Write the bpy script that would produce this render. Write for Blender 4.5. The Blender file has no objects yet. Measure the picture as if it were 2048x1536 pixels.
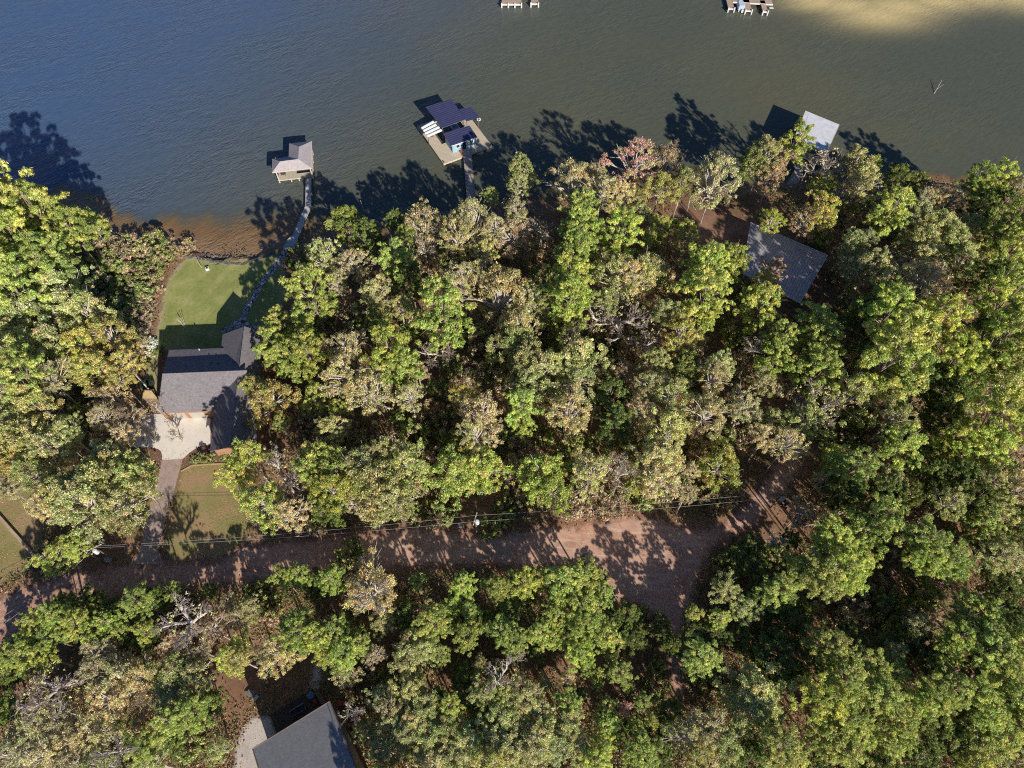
import bpy, math, random
import numpy as np
from mathutils import Vector

random.seed(7)
rng = np.random.default_rng(11)
SC = bpy.context.scene
COL = SC.collection
R = math.radians

# ------------------------------------------------------------------ camera model
FPX, CAMH, TILT = 1420.0, 120.0, R(30)
CA, SA = math.cos(TILT), math.sin(TILT)
GZ = 1.0                                   # level of the land; the lake is at 0


def G(u, v, z=GZ):
    """point at height z in the place that the survey photo shows at (u, v)"""
    x, y = (u - 1024) / FPX, (768 - v) / FPX
    d = (x, y * CA + SA, y * SA - CA)
    t = (CAMH - z) / -d[2]
    return Vector((d[0] * t, d[1] * t, z))


def mpp(u, v, z=GZ):
    """metres per photo pixel at that place"""
    p = G(u, v, z)
    return (p.y * SA + (CAMH - z) * CA) / FPX


# ------------------------------------------------------------------ materials
def nt(name):
    m = bpy.data.materials.new(name)
    m.use_nodes = True
    t = m.node_tree
    t.nodes.clear()
    out = t.nodes.new('ShaderNodeOutputMaterial')
    return m, t, out


def N(t, kind, **kw):
    n = t.nodes.new(kind)
    for k, v in kw.items():
        if k in ('op', 'operation'):
            n.operation = v
        elif k == 'attr':
            n.attribute_name = v
        elif k == 'blend':
            n.blend_type = v
        elif k == 'dtype':
            n.data_type = v
        else:
            n.inputs[k].default_value = v
    return n


def mixrgb(t, fac, a, b, blend='MIX'):
    n = t.nodes.new('ShaderNodeMixRGB')
    n.blend_type = blend
    for sock, val in (('Fac', fac), ('Color1', a), ('Color2', b)):
        if hasattr(val, 'is_linked') or hasattr(val, 'links'):
            t.links.new(val, n.inputs[sock])
        else:
            n.inputs[sock].default_value = val if not isinstance(val, tuple) else (*val, 1)[:4]
    return n.outputs[0]


def math_(t, op, a, b=0.0, clamp=False):
    n = t.nodes.new('ShaderNodeMath')
    n.operation = op
    n.use_clamp = clamp
    for i, val in enumerate((a, b)):
        if hasattr(val, 'links'):
            t.links.new(val, n.inputs[i])
        else:
            n.inputs[i].default_value = val
    return n.outputs[0]


def noise(t, scale, detail=4, rough=.55, vec=None, stretch=None, rot=0, dist=0.0):
    n = N(t, 'ShaderNodeTexNoise', Scale=scale, Detail=detail, Roughness=rough, Distortion=dist)
    src = vec
    if src is None:
        src = t.nodes.new('ShaderNodeNewGeometry').outputs['Position']
    if stretch:
        for prop, val in (('Rotation', (0, 0, -rot)), ('Scale', stretch)):     # turn first, then stretch
            mp = t.nodes.new('ShaderNodeMapping')
            mp.inputs[prop].default_value = val
            t.links.new(src, mp.inputs['Vector'])
            src = mp.outputs[0]
    t.links.new(src, n.inputs['Vector'])
    return n.outputs['Fac']


def ramp(t, fac, stops):
    n = t.nodes.new('ShaderNodeValToRGB')
    e = n.color_ramp.elements
    while len(e) < len(stops):
        e.new(0.5)
    for el, (p, c) in zip(e, stops):
        el.position = p
        el.color = (*c, 1)
    t.links.new(fac, n.inputs[0])
    return n.outputs[0]


def smooth(t, fac, lo, hi):
    n = t.nodes.new('ShaderNodeMapRange')
    n.interpolation_type = 'SMOOTHSTEP'
    n.inputs['From Min'].default_value = lo
    n.inputs['From Max'].default_value = hi
    t.links.new(fac, n.inputs['Value'])
    return n.outputs[0]


def principled(t, out, color, rough=.8, spec=.3, metallic=0.0, height=None, bump=.3, dist=.05):
    p = N(t, 'ShaderNodeBsdfPrincipled', Roughness=rough, Metallic=metallic)
    p.inputs['Specular IOR Level'].default_value = spec
    if hasattr(color, 'links'):
        t.links.new(color, p.inputs['Base Color'])
    else:
        p.inputs['Base Color'].default_value = (*color, 1)
    if height is not None:
        b = N(t, 'ShaderNodeBump', Strength=bump, Distance=dist)
        t.links.new(height, b.inputs['Height'])
        t.links.new(b.outputs[0], p.inputs['Normal'])
    t.links.new(p.outputs[0], out.inputs[0])
    return p


def simple(name, c1, c2=None, scale=2.0, rough=.8, spec=.3, metallic=0.0, bump=.3, stretch=None, rot=0):
    m, t, out = nt(name)
    c2 = c2 or tuple(x * .7 for x in c1)
    n = noise(t, scale, 5, .6, stretch=stretch, rot=rot)
    n2 = noise(t, scale * .17, 3, .5)
    f = math_(t, 'ADD', math_(t, 'MULTIPLY', n, .6), math_(t, 'MULTIPLY', n2, .4))
    col = mixrgb(t, smooth(t, f, .36, .64), c2, c1)
    principled(t, out, col, rough, spec, metallic, n, bump * .6, .02)
    return m


def leafmat(name, trans=.5):
    m, t, out = nt(name)
    a = N(t, 'ShaderNodeAttribute', attr='col')
    oi = t.nodes.new('ShaderNodeObjectInfo')
    col = mixrgb(t, 1.0, a.outputs['Color'], oi.outputs['Color'], 'MULTIPLY')
    d = N(t, 'ShaderNodeBsdfDiffuse', Roughness=.0)
    tr = t.nodes.new('ShaderNodeBsdfTranslucent')
    gl = N(t, 'ShaderNodeBsdfGlossy', Roughness=.45)
    gl.inputs['Color'].default_value = (.9, .95, 1, 1)
    ct = mixrgb(t, 1.0, col, (trans, trans * 1.05, trans * .8), 'MULTIPLY')
    cd = mixrgb(t, 1.0, col, (.95, .95, .95), 'MULTIPLY')
    t.links.new(cd, d.inputs['Color'])
    t.links.new(ct, tr.inputs['Color'])
    mx = t.nodes.new('ShaderNodeAddShader')
    t.links.new(d.outputs[0], mx.inputs[0])
    t.links.new(tr.outputs[0], mx.inputs[1])
    m2 = N(t, 'ShaderNodeMixShader', Fac=.025)
    t.links.new(mx.outputs[0], m2.inputs[1])
    t.links.new(gl.outputs[0], m2.inputs[2])
    t.links.new(m2.outputs[0], out.inputs[0])
    return m


M = {}
M['leaf'] = leafmat('leaf')
M['bark'] = simple('bark', (.46, .37, .29), (.27, .20, .155), 3, .9, .2)
M['pale_bark'] = simple('pale_bark', (.68, .61, .53), (.50, .43, .36), 3, .9, .2)
M['grey_bark'] = simple('grey_bark', (.74, .65, .56), (.54, .46, .39), 3, .9, .2)
M['twig'] = simple('twig', (.50, .41, .35), (.34, .27, .23), 3, .9, .1)
M['dead_wood'] = simple('dead_wood', (.42, .33, .26), (.22, .16, .12), 3, .9, .2)

def shingle(name, c1, c2, row=.28):
    m, t, out = nt(name)
    n = noise(t, 2.2, 6, .7)
    f = noise(t, 9.0, 2, .6)
    col = mixrgb(t, smooth(t, math_(t, 'ADD', math_(t, 'MULTIPLY', n, .45), math_(t, 'MULTIPLY', f, .55)), .38, .62), c2, c1)
    big = noise(t, .35, 4, .6)
    col = mixrgb(t, math_(t, 'MULTIPLY', smooth(t, big, .45, .75), .35), col, tuple(x * .62 for x in c1))
    principled(t, out, col, .95, .1, 0, f, .2, .015)
    return m

M['brown_shingle'] = shingle('brown_shingle', (.30, .27, .275), (.17, .155, .16))
M['boathouse_shingle'] = shingle('boathouse_shingle', (.56, .50, .49), (.40, .345, .34))
M['grey_shingle'] = shingle('grey_shingle', (.37, .36, .35), (.27, .25, .245))

def ribbed(name, c1, c2, direction, pitch, metallic=.3, rough=.45, spec=.5, amp=.5):
    """standing-seam sheet metal: ribs run across `direction` every `pitch` metres"""
    m, t, out = nt(name)
    pos = t.nodes.new('ShaderNodeNewGeometry').outputs['Position']
    dp = t.nodes.new('ShaderNodeVectorMath')
    dp.operation = 'DOT_PRODUCT'
    t.links.new(pos, dp.inputs[0])
    dp.inputs[1].default_value = (direction[0], direction[1], 0)
    s = math_(t, 'FRACT', math_(t, 'MULTIPLY', dp.outputs['Value'], 1 / pitch))
    tri = math_(t, 'ABSOLUTE', math_(t, 'SUBTRACT', s, .5))
    rib = smooth(t, tri, .36, .46)
    n = noise(t, .8, 4, .6)
    base = mixrgb(t, smooth(t, n, .35, .7), c1, tuple(x * .82 for x in c1))
    col = mixrgb(t, math_(t, 'MULTIPLY', rib, amp), base, c2)
    principled(t, out, col, rough, spec, metallic, rib, .15, .015)
    return m

def planks(name, c1, c2, direction, pitch=.16):
    m, t, out = nt(name)
    pos = t.nodes.new('ShaderNodeNewGeometry').outputs['Position']
    dp = t.nodes.new('ShaderNodeVectorMath')
    dp.operation = 'DOT_PRODUCT'
    t.links.new(pos, dp.inputs[0])
    dp.inputs[1].default_value = (direction[0], direction[1], 0)
    q = math_(t, 'MULTIPLY', dp.outputs['Value'], 1 / pitch)
    fl = math_(t, 'FLOOR', q)
    wn = t.nodes.new('ShaderNodeTexWhiteNoise')
    wn.noise_dimensions = '1D'
    t.links.new(fl, wn.inputs['W'])
    gap = smooth(t, math_(t, 'ABSOLUTE', math_(t, 'SUBTRACT', math_(t, 'FRACT', q), .5)), .42, .5)
    n = noise(t, 1.2, 4, .6)
    f = math_(t, 'ADD', math_(t, 'MULTIPLY', wn.outputs['Value'], .55), math_(t, 'MULTIPLY', n, .45))
    col = mixrgb(t, f, c2, c1)
    col = mixrgb(t, math_(t, 'MULTIPLY', gap, .7), col, tuple(x * .25 for x in c2))
    principled(t, out, col, .85, .2, 0, gap, -.1, .01)
    return m

M['cream'] = simple('cream_paint', (.74, .66, .49), (.66, .58, .42), 1.5, .6, .3, bump=.1)
M['cream_deck'] = planks('cream_deck', (.70, .63, .48), (.56, .48, .34), (1, .08), .2)
M['white_paint'] = simple('white_paint', (.8, .8, .79), (.7, .7, .69), 1.5, .5, .4, bump=.05)
M['door_paint'] = simple('door_paint', (.50, .46, .40), (.44, .40, .35), 1.5, .6, .3)
M['blue_wall'] = planks('blue_siding', (.36, .56, .68), (.30, .50, .62), (.9, .45), .25)
M['dark'] = simple('dark_opening', (.012, .014, .018), (.02, .02, .025), 2, .4, .4)
M['glass'] = simple('window_glass', (.02, .03, .04), (.03, .04, .05), 1, .08, .6, bump=.0)
M['brick'] = simple('tan_brick', (.46, .27, .15), (.34, .18, .10), 5, .9, .2)
M['red_brick'] = simple('red_brick', (.30, .13, .08), (.22, .09, .06), 5, .9, .2)
M['siding'] = simple('grey_siding', (.30, .28, .26), (.24, .22, .2), 2, .8, .2)
M['dock_wood'] = planks('dock_wood', (.78, .66, .48), (.62, .50, .35), (.47, .88), .3)
M['grey_wood'] = planks('grey_wood', (.74, .69, .62), (.56, .52, .48), (0, 1), .35)
M['pale_wood'] = planks('pale_wood', (.62, .51, .40), (.44, .35, .27), (0, 1), .32)
M['dark_deck'] = planks('dark_deck', (.12, .10, .08), (.075, .062, .05), (.85, .52), .15)
M['post_wood'] = simple('post_wood', (.27, .21, .16), (.16, .12, .09), 3, .9, .2)
M['fresh_wood'] = simple('fresh_wood', (.62, .46, .32), (.48, .34, .23), 3, .85, .2)
M['black_metal'] = simple('black_metal', (.02, .02, .022), (.03, .03, .03), 4, .5, .4)
M['grey_metal'] = simple('grey_metal', (.35, .37, .40), (.28, .30, .33), 3, .45, .5, .3)
M['wire'] = simple('wire', (.48, .46, .44), (.36, .35, .34), 3, .5, .5)
M['dark_wire'] = simple('dark_wire', (.16, .16, .16), (.12, .12, .12), 3, .5, .5)
M['blue_paint'] = simple('blue_paint', (.12, .24, .45), (.10, .2, .38), 3, .5, .4)
M['red_paint'] = simple('red_paint', (.50, .07, .05), (.40, .06, .04), 3, .5, .4)
M['hull'] = simple('hull_white', (.78, .8, .8), (.66, .68, .68), 2, .3, .5, bump=.02)
M['tarp'] = simple('pale_blue_cover', (.62, .72, .76), (.54, .64, .7), 2, .6, .3)
M['rock'] = simple('rock', (.24, .22, .2), (.1, .09, .085), 2.5, .95, .2, bump=.8)
M['tan_roof'] = simple('tan_roof', (.52, .40, .21), (.40, .29, .14), 4, .85, .2)


def sheetmat(name, cfun, feather, amp=.8, nscale=.9, rough=.95):
    """ground cover whose edge thins out raggedly into the soil around it"""
    m, t, out = nt(name)
    col, h = cfun(t)
    p = N(t, 'ShaderNodeBsdfPrincipled', Roughness=rough)
    p.inputs['Specular IOR Level'].default_value = .1
    t.links.new(col, p.inputs['Base Color'])
    b = N(t, 'ShaderNodeBump', Strength=.3, Distance=.03)
    t.links.new(h, b.inputs['Height'])
    t.links.new(b.outputs[0], p.inputs['Normal'])
    e = N(t, 'ShaderNodeAttribute', attr='edge')
    n = noise(t, nscale, 5, .7)
    s = math_(t, 'ADD', e.outputs['Fac'], math_(t, 'MULTIPLY', math_(t, 'SUBTRACT', n, .5), amp * 2))
    a = smooth(t, s, -feather, feather)
    tr = t.nodes.new('ShaderNodeBsdfTransparent')
    mx = t.nodes.new('ShaderNodeMixShader')
    t.links.new(a, mx.inputs[0])
    t.links.new(tr.outputs[0], mx.inputs[1])
    t.links.new(p.outputs[0], mx.inputs[2])
    t.links.new(mx.outputs[0], out.inputs[0])
    return m


def c_dirt(t):
    n = noise(t, .35, 6, .65)
    f = noise(t, 2.4, 5, .7)
    c = ramp(t, n, [(.3, (.46, .265, .18)), (.48, (.74, .46, .33)), (.62, (.58, .34, .23)), (.75, (.42, .22, .14))])
    g = noise(t, .12, 4, .6)
    c = mixrgb(t, math_(t, 'MULTIPLY', smooth(t, g, .48, .66), .5), c, (.52, .36, .28))
    tr = noise(t, 1.0, 4, .6, stretch=(.16, 1.4, 1), rot=R(-4))
    c = mixrgb(t, math_(t, 'MULTIPLY', smooth(t, tr, .5, .64), .6), c, (.86, .60, .45))
    lf = noise(t, 3.0, 5, .85)
    pt = noise(t, .2, 4, .6)
    sx = t.nodes.new('ShaderNodeSeparateXYZ')
    t.links.new(t.nodes.new('ShaderNodeNewGeometry').outputs['Position'], sx.inputs[0])
    west = smooth(t, math_(t, 'MULTIPLY', sx.outputs[0], -1.0), 30, 62)
    ed = N(t, 'ShaderNodeAttribute', attr='edge')
    rim = smooth(t, math_(t, 'ADD', ed.outputs['Fac'], math_(t, 'MULTIPLY', n, 2.0)), 2.6, .8)
    drift = math_(t, 'MAXIMUM', math_(t, 'MULTIPLY', west, .75), math_(t, 'MULTIPLY', rim, .8))
    lf2 = noise(t, 1.8, 6, .8)
    c = mixrgb(t, math_(t, 'MULTIPLY', drift, smooth(t, lf2, .4, .58)), c, (.40, .20, .12))
    c = mixrgb(t, math_(t, 'MULTIPLY', smooth(t, pt, .45, .6), math_(t, 'MULTIPLY', smooth(t, lf, .5, .62), .75)), c, (.42, .20, .11))
    c = mixrgb(t, math_(t, 'MULTIPLY', smooth(t, f, .55, .8), .5), c, (.22, .13, .08))
    return c, f


def c_lawn(t):
    n = noise(t, .22, 6, .65)
    f = noise(t, 5.5, 4, .75)
    c = ramp(t, n, [(.3, (.29, .33, .095)), (.5, (.40, .42, .14)), (.62, (.52, .49, .20)), (.78, (.58, .48, .24))])
    c = mixrgb(t, smooth(t, f, .35, .75), c, mixrgb(t, 1.0, c, (.62, .66, .5), 'MULTIPLY'))
    l = noise(t, 2.6, 5, .85)
    c = mixrgb(t, math_(t, 'MULTIPLY', smooth(t, l, .56, .66), .5), c, (.48, .36, .17))
    mow = noise(t, .9, 2, .5, stretch=(.05, 1.0, 1), rot=R(62))
    c = mixrgb(t, math_(t, 'MULTIPLY', smooth(t, mow, .4, .6), .22), c, mixrgb(t, 1.0, c, (.62, .7, .6), 'MULTIPLY'))
    ed = N(t, 'ShaderNodeAttribute', attr='edge')
    c = mixrgb(t, smooth(t, math_(t, 'ADD', ed.outputs['Fac'], math_(t, 'MULTIPLY', n, 3.0)), 3.2, 1.2), c, (.50, .40, .24))
    return c, f


def c_front(t):
    n = noise(t, .16, 6, .65)
    f = noise(t, 4.0, 4, .75)
    c = ramp(t, n, [(.32, (.26, .27, .085)), (.5, (.34, .31, .115)), (.6, (.44, .32, .16)), (.75, (.50, .30, .17))])
    l = noise(t, 2.0, 5, .85)
    pq = noise(t, .14, 4, .6)
    c = mixrgb(t, math_(t, 'MULTIPLY', smooth(t, l, .46, .58), math_(t, 'ADD', .25, math_(t, 'MULTIPLY', smooth(t, pq, .4, .6), .6))), c, (.52, .30, .18))
    c = mixrgb(t, smooth(t, f, .4, .75), c, mixrgb(t, 1.0, c, (.6, .62, .5), 'MULTIPLY'))
    return c, f


def c_gravel(t):
    n = noise(t, .5, 5, .6)
    f = noise(t, 7, 4, .8)
    c = ramp(t, n, [(.3, (.55, .47, .40)), (.6, (.70, .62, .54)), (.8, (.50, .41, .33))])
    c = mixrgb(t, smooth(t, f, .5, .7), c, (.36, .3, .25))
    return c, f


def c_mulch(t):
    n = noise(t, 1.4, 5, .7)
    f = noise(t, 8, 3, .8)
    c = ramp(t, n, [(.3, (.13, .07, .045)), (.55, (.24, .14, .10)), (.75, (.17, .10, .07))])
    c = mixrgb(t, smooth(t, f, .55, .7), c, (.36, .25, .19))
    return c, f


def c_conc(t):
    n = noise(t, .3, 5, .65)
    f = noise(t, 3.5, 4, .7)
    c = ramp(t, n, [(.3, (.88, .79, .65)), (.5, (.93, .87, .75)), (.72, (.80, .70, .57))])
    c = mixrgb(t, math_(t, 'MULTIPLY', f, .25), c, (.68, .58, .48))
    return c, f


def c_drive(t):
    n = noise(t, .4, 5, .65)
    f = noise(t, 2.5, 4, .7, stretch=(1, .2, 1))
    c = ramp(t, n, [(.3, (.40, .30, .25)), (.5, (.52, .40, .335)), (.75, (.44, .33, .27))])
    c = mixrgb(t, math_(t, 'MULTIPLY', smooth(t, f, .45, .7), .5), c, (.32, .22, .18))
    return c, f


def c_flag(t):
    v = N(t, 'ShaderNodeTexVoronoi', Scale=1.1)
    v.feature = 'DISTANCE_TO_EDGE'
    t.links.new(t.nodes.new('ShaderNodeNewGeometry').outputs['Position'], v.inputs['Vector'])
    v2 = N(t, 'ShaderNodeTexVoronoi', Scale=1.1)
    t.links.new(t.nodes.new('ShaderNodeNewGeometry').outputs['Position'], v2.inputs['Vector'])
    hs = t.nodes.new('ShaderNodeSeparateColor')
    t.links.new(v2.outputs['Color'], hs.inputs[0])
    c = mixrgb(t, hs.outputs[0], (.50, .46, .44), (.70, .65, .60))
    c = mixrgb(t, smooth(t, v.outputs['Distance'], .1, .03), c, (.09, .085, .06))
    return c, v.outputs['Distance']


M['dirt_road'] = sheetmat('dirt_road', c_dirt, 1.2, 2.6, .6)
M['lawn'] = sheetmat('lawn', c_lawn, .6, 1.2, .8)
M['front_lawn'] = sheetmat('front_lawn', c_front, .7, 1.0, 1.0)
M['gravel'] = sheetmat('gravel', c_gravel, .5, .7, 1.4)
M['mulch'] = sheetmat('mulch', c_mulch, .15, .15, 2)
M['concrete'] = sheetmat('concrete', c_conc, .04, .0, 1)
M['driveway'] = sheetmat('driveway_concrete', c_drive, .05, .02, 1)
M['flagstone'] = sheetmat('flagstone', c_flag, .12, .18, 2)


def mat_ground():
    m, t, out = nt('forest_floor')
    n = noise(t, .1, 7, .65)
    f = noise(t, 1.6, 6, .75)
    h = noise(t, 6.0, 4, .8)
    c = ramp(t, n, [(.3, (.20, .11, .065)), (.46, (.33, .18, .11)), (.58, (.40, .24, .15)), (.72, (.25, .17, .085))])
    c = mixrgb(t, math_(t, 'MULTIPLY', smooth(t, f, .45, .7), .8), c, (.13, .085, .05))
    c = mixrgb(t, math_(t, 'MULTIPLY', smooth(t, h, .56, .7), .55), c, (.50, .31, .19))
    g = noise(t, .23, 5, .7)
    c = mixrgb(t, math_(t, 'MULTIPLY', smooth(t, g, .56, .7), .55), c, (.14, .155, .06))
    sh = N(t, 'ShaderNodeAttribute', attr='shore')
    c = mixrgb(t, sh.outputs['Fac'], c, (.42, .24, .13))
    principled(t, out, c, .95, .1, 0, f, .4, .07)
    return m


M['ground'] = mat_ground()


def mat_water():
    m, t, out = nt('lake_water')
    sh = N(t, 'ShaderNodeAttribute', attr='shoal')
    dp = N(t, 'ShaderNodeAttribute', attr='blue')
    big = noise(t, .02, 4, .55)
    c = mixrgb(t, smooth(t, big, .35, .7), (.118, .128, .090), (.145, .143, .088))
    c = mixrgb(t, dp.outputs['Fac'], c, (.085, .150, .265))  # sky reflection painted into the base colour as a blue cast
    sd = math_(t, 'ADD', sh.outputs['Fac'], math_(t, 'MULTIPLY', math_(t, 'SUBTRACT', noise(t, .14, 5, .6), .5), .3), True)
    c2 = ramp(t, sd, [(.0, (.0, .0, .0)), (.3, (.17, .135, .07)), (.62, (.27, .16, .075)), (1, (.36, .22, .12))])
    c = mixrgb(t, smooth(t, sd, .05, .55), c, c2)
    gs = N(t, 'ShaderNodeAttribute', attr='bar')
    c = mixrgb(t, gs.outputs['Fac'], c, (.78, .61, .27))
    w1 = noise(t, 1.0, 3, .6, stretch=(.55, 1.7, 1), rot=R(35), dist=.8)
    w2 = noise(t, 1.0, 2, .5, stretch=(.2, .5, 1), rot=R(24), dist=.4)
    c = mixrgb(t, math_(t, 'MULTIPLY', smooth(t, w1, .42, .62), .34), c, mixrgb(t, 1.0, c, (.62, .66, .72), 'MULTIPLY'))  # light and dark of the ripple facets painted into the colour
    w3 = noise(t, 1.0, 2, .5, stretch=(1.1, 3.2, 1), rot=R(40), dist=.5)
    am = N(t, 'ShaderNodeAttribute', attr='chop')
    h = math_(t, 'ADD', math_(t, 'ADD', w1, math_(t, 'MULTIPLY', w2, .9)), math_(t, 'MULTIPLY', w3, .45))
    b = N(t, 'ShaderNodeBump', Distance=.45)
    t.links.new(h, b.inputs['Height'])
    gust = smooth(t, noise(t, .035, 4, .6, stretch=(1, 1.8, 1), rot=R(30)), .38, .62)
    t.links.new(math_(t, 'MULTIPLY', am.outputs['Fac'], math_(t, 'ADD', math_(t, 'MULTIPLY', gust, .8), .35)), b.inputs['Strength'])
    p = N(t, 'ShaderNodeBsdfPrincipled', Roughness=.13, IOR=1.33)
    p.inputs['Specular IOR Level'].default_value = .5
    t.links.new(c, p.inputs['Base Color'])
    t.links.new(b.outputs[0], p.inputs['Normal'])
    t.links.new(p.outputs[0], out.inputs[0])
    return m


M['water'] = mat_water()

# ------------------------------------------------------------------ scene-graph helpers
WL = {}


def tag(o, label=None, cat=None, group=None, kind=None):
    for k, v in (('label', label), ('category', cat), ('group', group), ('kind', kind)):
        if v:
            o[k] = v
    return o


def thing(name, label, cat, loc, group=None):
    o = bpy.data.objects.new(name, None)
    o.empty_display_size = .3
    COL.objects.link(o)
    o.location = loc
    WL[o.name] = Vector(loc)
    return tag(o, label, cat, group)


class MB:
    def __init__(s):
        s.v, s.f = [], []

    def poly(s, pts):
        i = len(s.v)
        s.v += [Vector(p) for p in pts]
        s.f.append(list(range(i, i + len(pts))))
        return s

    def prism(s, base, top):
        """closed solid between two matching rings"""
        n, i = len(base), len(s.v)
        s.v += [Vector(p) for p in base] + [Vector(p) for p in top]
        s.f.append(list(range(i, i + n))[::-1])
        s.f.append(list(range(i + n, i + 2 * n)))
        for k in range(n):
            s.f.append([i + k, i + (k + 1) % n, i + n + (k + 1) % n, i + n + k])
        return s

    def slab(s, top, th=.15):
        return s.prism([Vector(p) - Vector((0, 0, th)) for p in top], top)

    def box(s, c, sx, sy, sz, yaw=0):
        c = Vector(c)
        a = Vector((math.cos(yaw), math.sin(yaw), 0)) * sx / 2
        b = Vector((-math.sin(yaw), math.cos(yaw), 0)) * sy / 2
        ring = [c - a - b, c + a - b, c + a + b, c - a + b]
        return s.prism(ring, [p + Vector((0, 0, sz)) for p in ring])

    def tube(s, p0, p1, r0, r1=None, n=8):
        p0, p1 = Vector(p0), Vector(p1)
        r1 = r0 if r1 is None else r1
        d = (p1 - p0).normalized()
        x = d.cross(Vector((0, 0, 1)))
        if x.length < 1e-3:
            x = Vector((1, 0, 0))
        x.normalize()
        y = d.cross(x)
        A = [p0 + (x * math.cos(k * 2 * math.pi / n) + y * math.sin(k * 2 * math.pi / n)) * r0 for k in range(n)]
        B = [p1 + (x * math.cos(k * 2 * math.pi / n) + y * math.sin(k * 2 * math.pi / n)) * r1 for k in range(n)]
        return s.prism(A, B)

    def path(s, pts, r, n=5):
        for a, b in zip(pts, pts[1:]):
            s.tube(a, b, r, r, n)
        return s

    def build(s, name, mat, parent=None, smooth=False):
        off = WL[parent.name] if parent is not None else Vector()
        me = bpy.data.meshes.new(name)
        me.from_pydata([tuple(p - off) for p in s.v], [], s.f)
        me.materials.append(mat)
        if smooth:
            for p in me.polygons:
                p.use_smooth = True
        o = bpy.data.objects.new(name, me)
        COL.objects.link(o)
        if parent is not None:
            o.parent = parent
            WL[o.name] = off
        else:
            WL[o.name] = Vector()
        return o


def solo(mb, name, mat, label, cat, loc, group=None, smooth=False):
    """a thing that is one mesh, with its origin at its base"""
    loc = Vector(loc)
    mb.v = [p - loc for p in mb.v]
    o = mb.build(name, mat, None, smooth)
    o.location = loc
    return tag(o, label, cat, group)


def quadmesh(name, V, C, mat):
    """V (n,4,3) quads, C (n,3) face colours"""
    n = len(V)
    me = bpy.data.meshes.new(name)
    me.vertices.add(4 * n)
    me.vertices.foreach_set('co', np.ascontiguousarray(V, dtype=np.float32).ravel())
    me.loops.add(4 * n)
    me.loops.foreach_set('vertex_index', np.arange(4 * n, dtype=np.int32))
    me.polygons.add(n)
    me.polygons.foreach_set('loop_start', np.arange(0, 4 * n, 4, dtype=np.int32))
    me.update(calc_edges=True)
    if C is not None:
        at = me.attributes.new('col', 'FLOAT_COLOR', 'FACE')
        at.data.foreach_set('color', np.c_[C, np.ones(n)].astype(np.float32).ravel())
    me.materials.append(mat)
    return me


def tubemesh(name, segs, mat, sides=5):
    """segs: (n,8) p0 p1 r0 r1 -> open tubes"""
    S = np.asarray(segs, dtype=np.float64)
    p0, p1, r0, r1 = S[:, :3], S[:, 3:6], S[:, 6], S[:, 7]
    d = p1 - p0
    d /= np.linalg.norm(d, axis=1, keepdims=True) + 1e-9
    ref = np.where(np.abs(d[:, 2:3]) > .9, [[1, 0, 0]], [[0, 0, 1]])
    x = np.cross(d, ref)
    x /= np.linalg.norm(x, axis=1, keepdims=True)
    y = np.cross(d, x)
    k = np.arange(sides) * 2 * np.pi / sides
    cs, sn = np.cos(k)[None, :, None], np.sin(k)[None, :, None]
    ring = x[:, None, :] * cs + y[:, None, :] * sn
    A = p0[:, None, :] + ring * r0[:, None, None]
    B = p1[:, None, :] + ring * r1[:, None, None]
    n = len(S)
    V = np.concatenate([A, B], 1).reshape(-1, 3)
    i = np.arange(n)[:, None] * 2 * sides
    j = np.arange(sides)[None, :]
    jn = (j + 1) % sides
    Q = np.stack([i + j, i + jn, i + sides + jn, i + sides + j], -1).reshape(-1, 4)
    me = bpy.data.meshes.new(name)
    me.vertices.add(len(V))
    me.vertices.foreach_set('co', V.astype(np.float32).ravel())
    me.loops.add(Q.size)
    me.loops.foreach_set('vertex_index', Q.astype(np.int32).ravel())
    me.polygons.add(len(Q))
    me.polygons.foreach_set('loop_start', np.arange(0, Q.size, 4, dtype=np.int32))
    me.polygons.foreach_set('use_smooth', np.ones(len(Q), dtype=bool))
    me.update(calc_edges=True)
    me.materials.append(mat)
    return me


# ------------------------------------------------------------------ terrain and lake
SHORE = [(-900, 360), (-200, 385), (0, 402), (100, 408), (160, 418), (205, 440), (225, 472), (262, 488), (330, 494),
         (372, 506), (400, 512), (440, 518), (500, 514), (545, 500), (590, 497), (640, 498), (700, 492), (800, 488),
         (880, 470), (940, 446), (1000, 430), (1060, 420), (1130, 416), (1200, 408), (1240, 398), (1280, 398),
         (1330, 388), (1390, 378), (1450, 384), (1520, 384), (1575, 368), (1640, 366), (1700, 376), (1800, 370),
         (1900, 370), (2048, 378), (2400, 380), (3000, 380)]
_sp = np.array([G(u, v, 0)[:2] for u, v in SHORE])
_sp = _sp[np.argsort(_sp[:, 0])]


def shore_y(x):
    x = np.asarray(x, dtype=float)
    return np.interp(x, _sp[:, 0], _sp[:, 1]) + .7 * np.sin(x * .71) + .45 * np.sin(x * 1.73 + 1)


def far_y(x):
    return 214 + 6 * np.sin(np.asarray(x) * .035) - .05 * np.asarray(x)


def sstep(a, lo, hi):
    t = np.clip((a - lo) / (hi - lo), 0, 1)
    return t * t * (3 - 2 * t)


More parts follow.
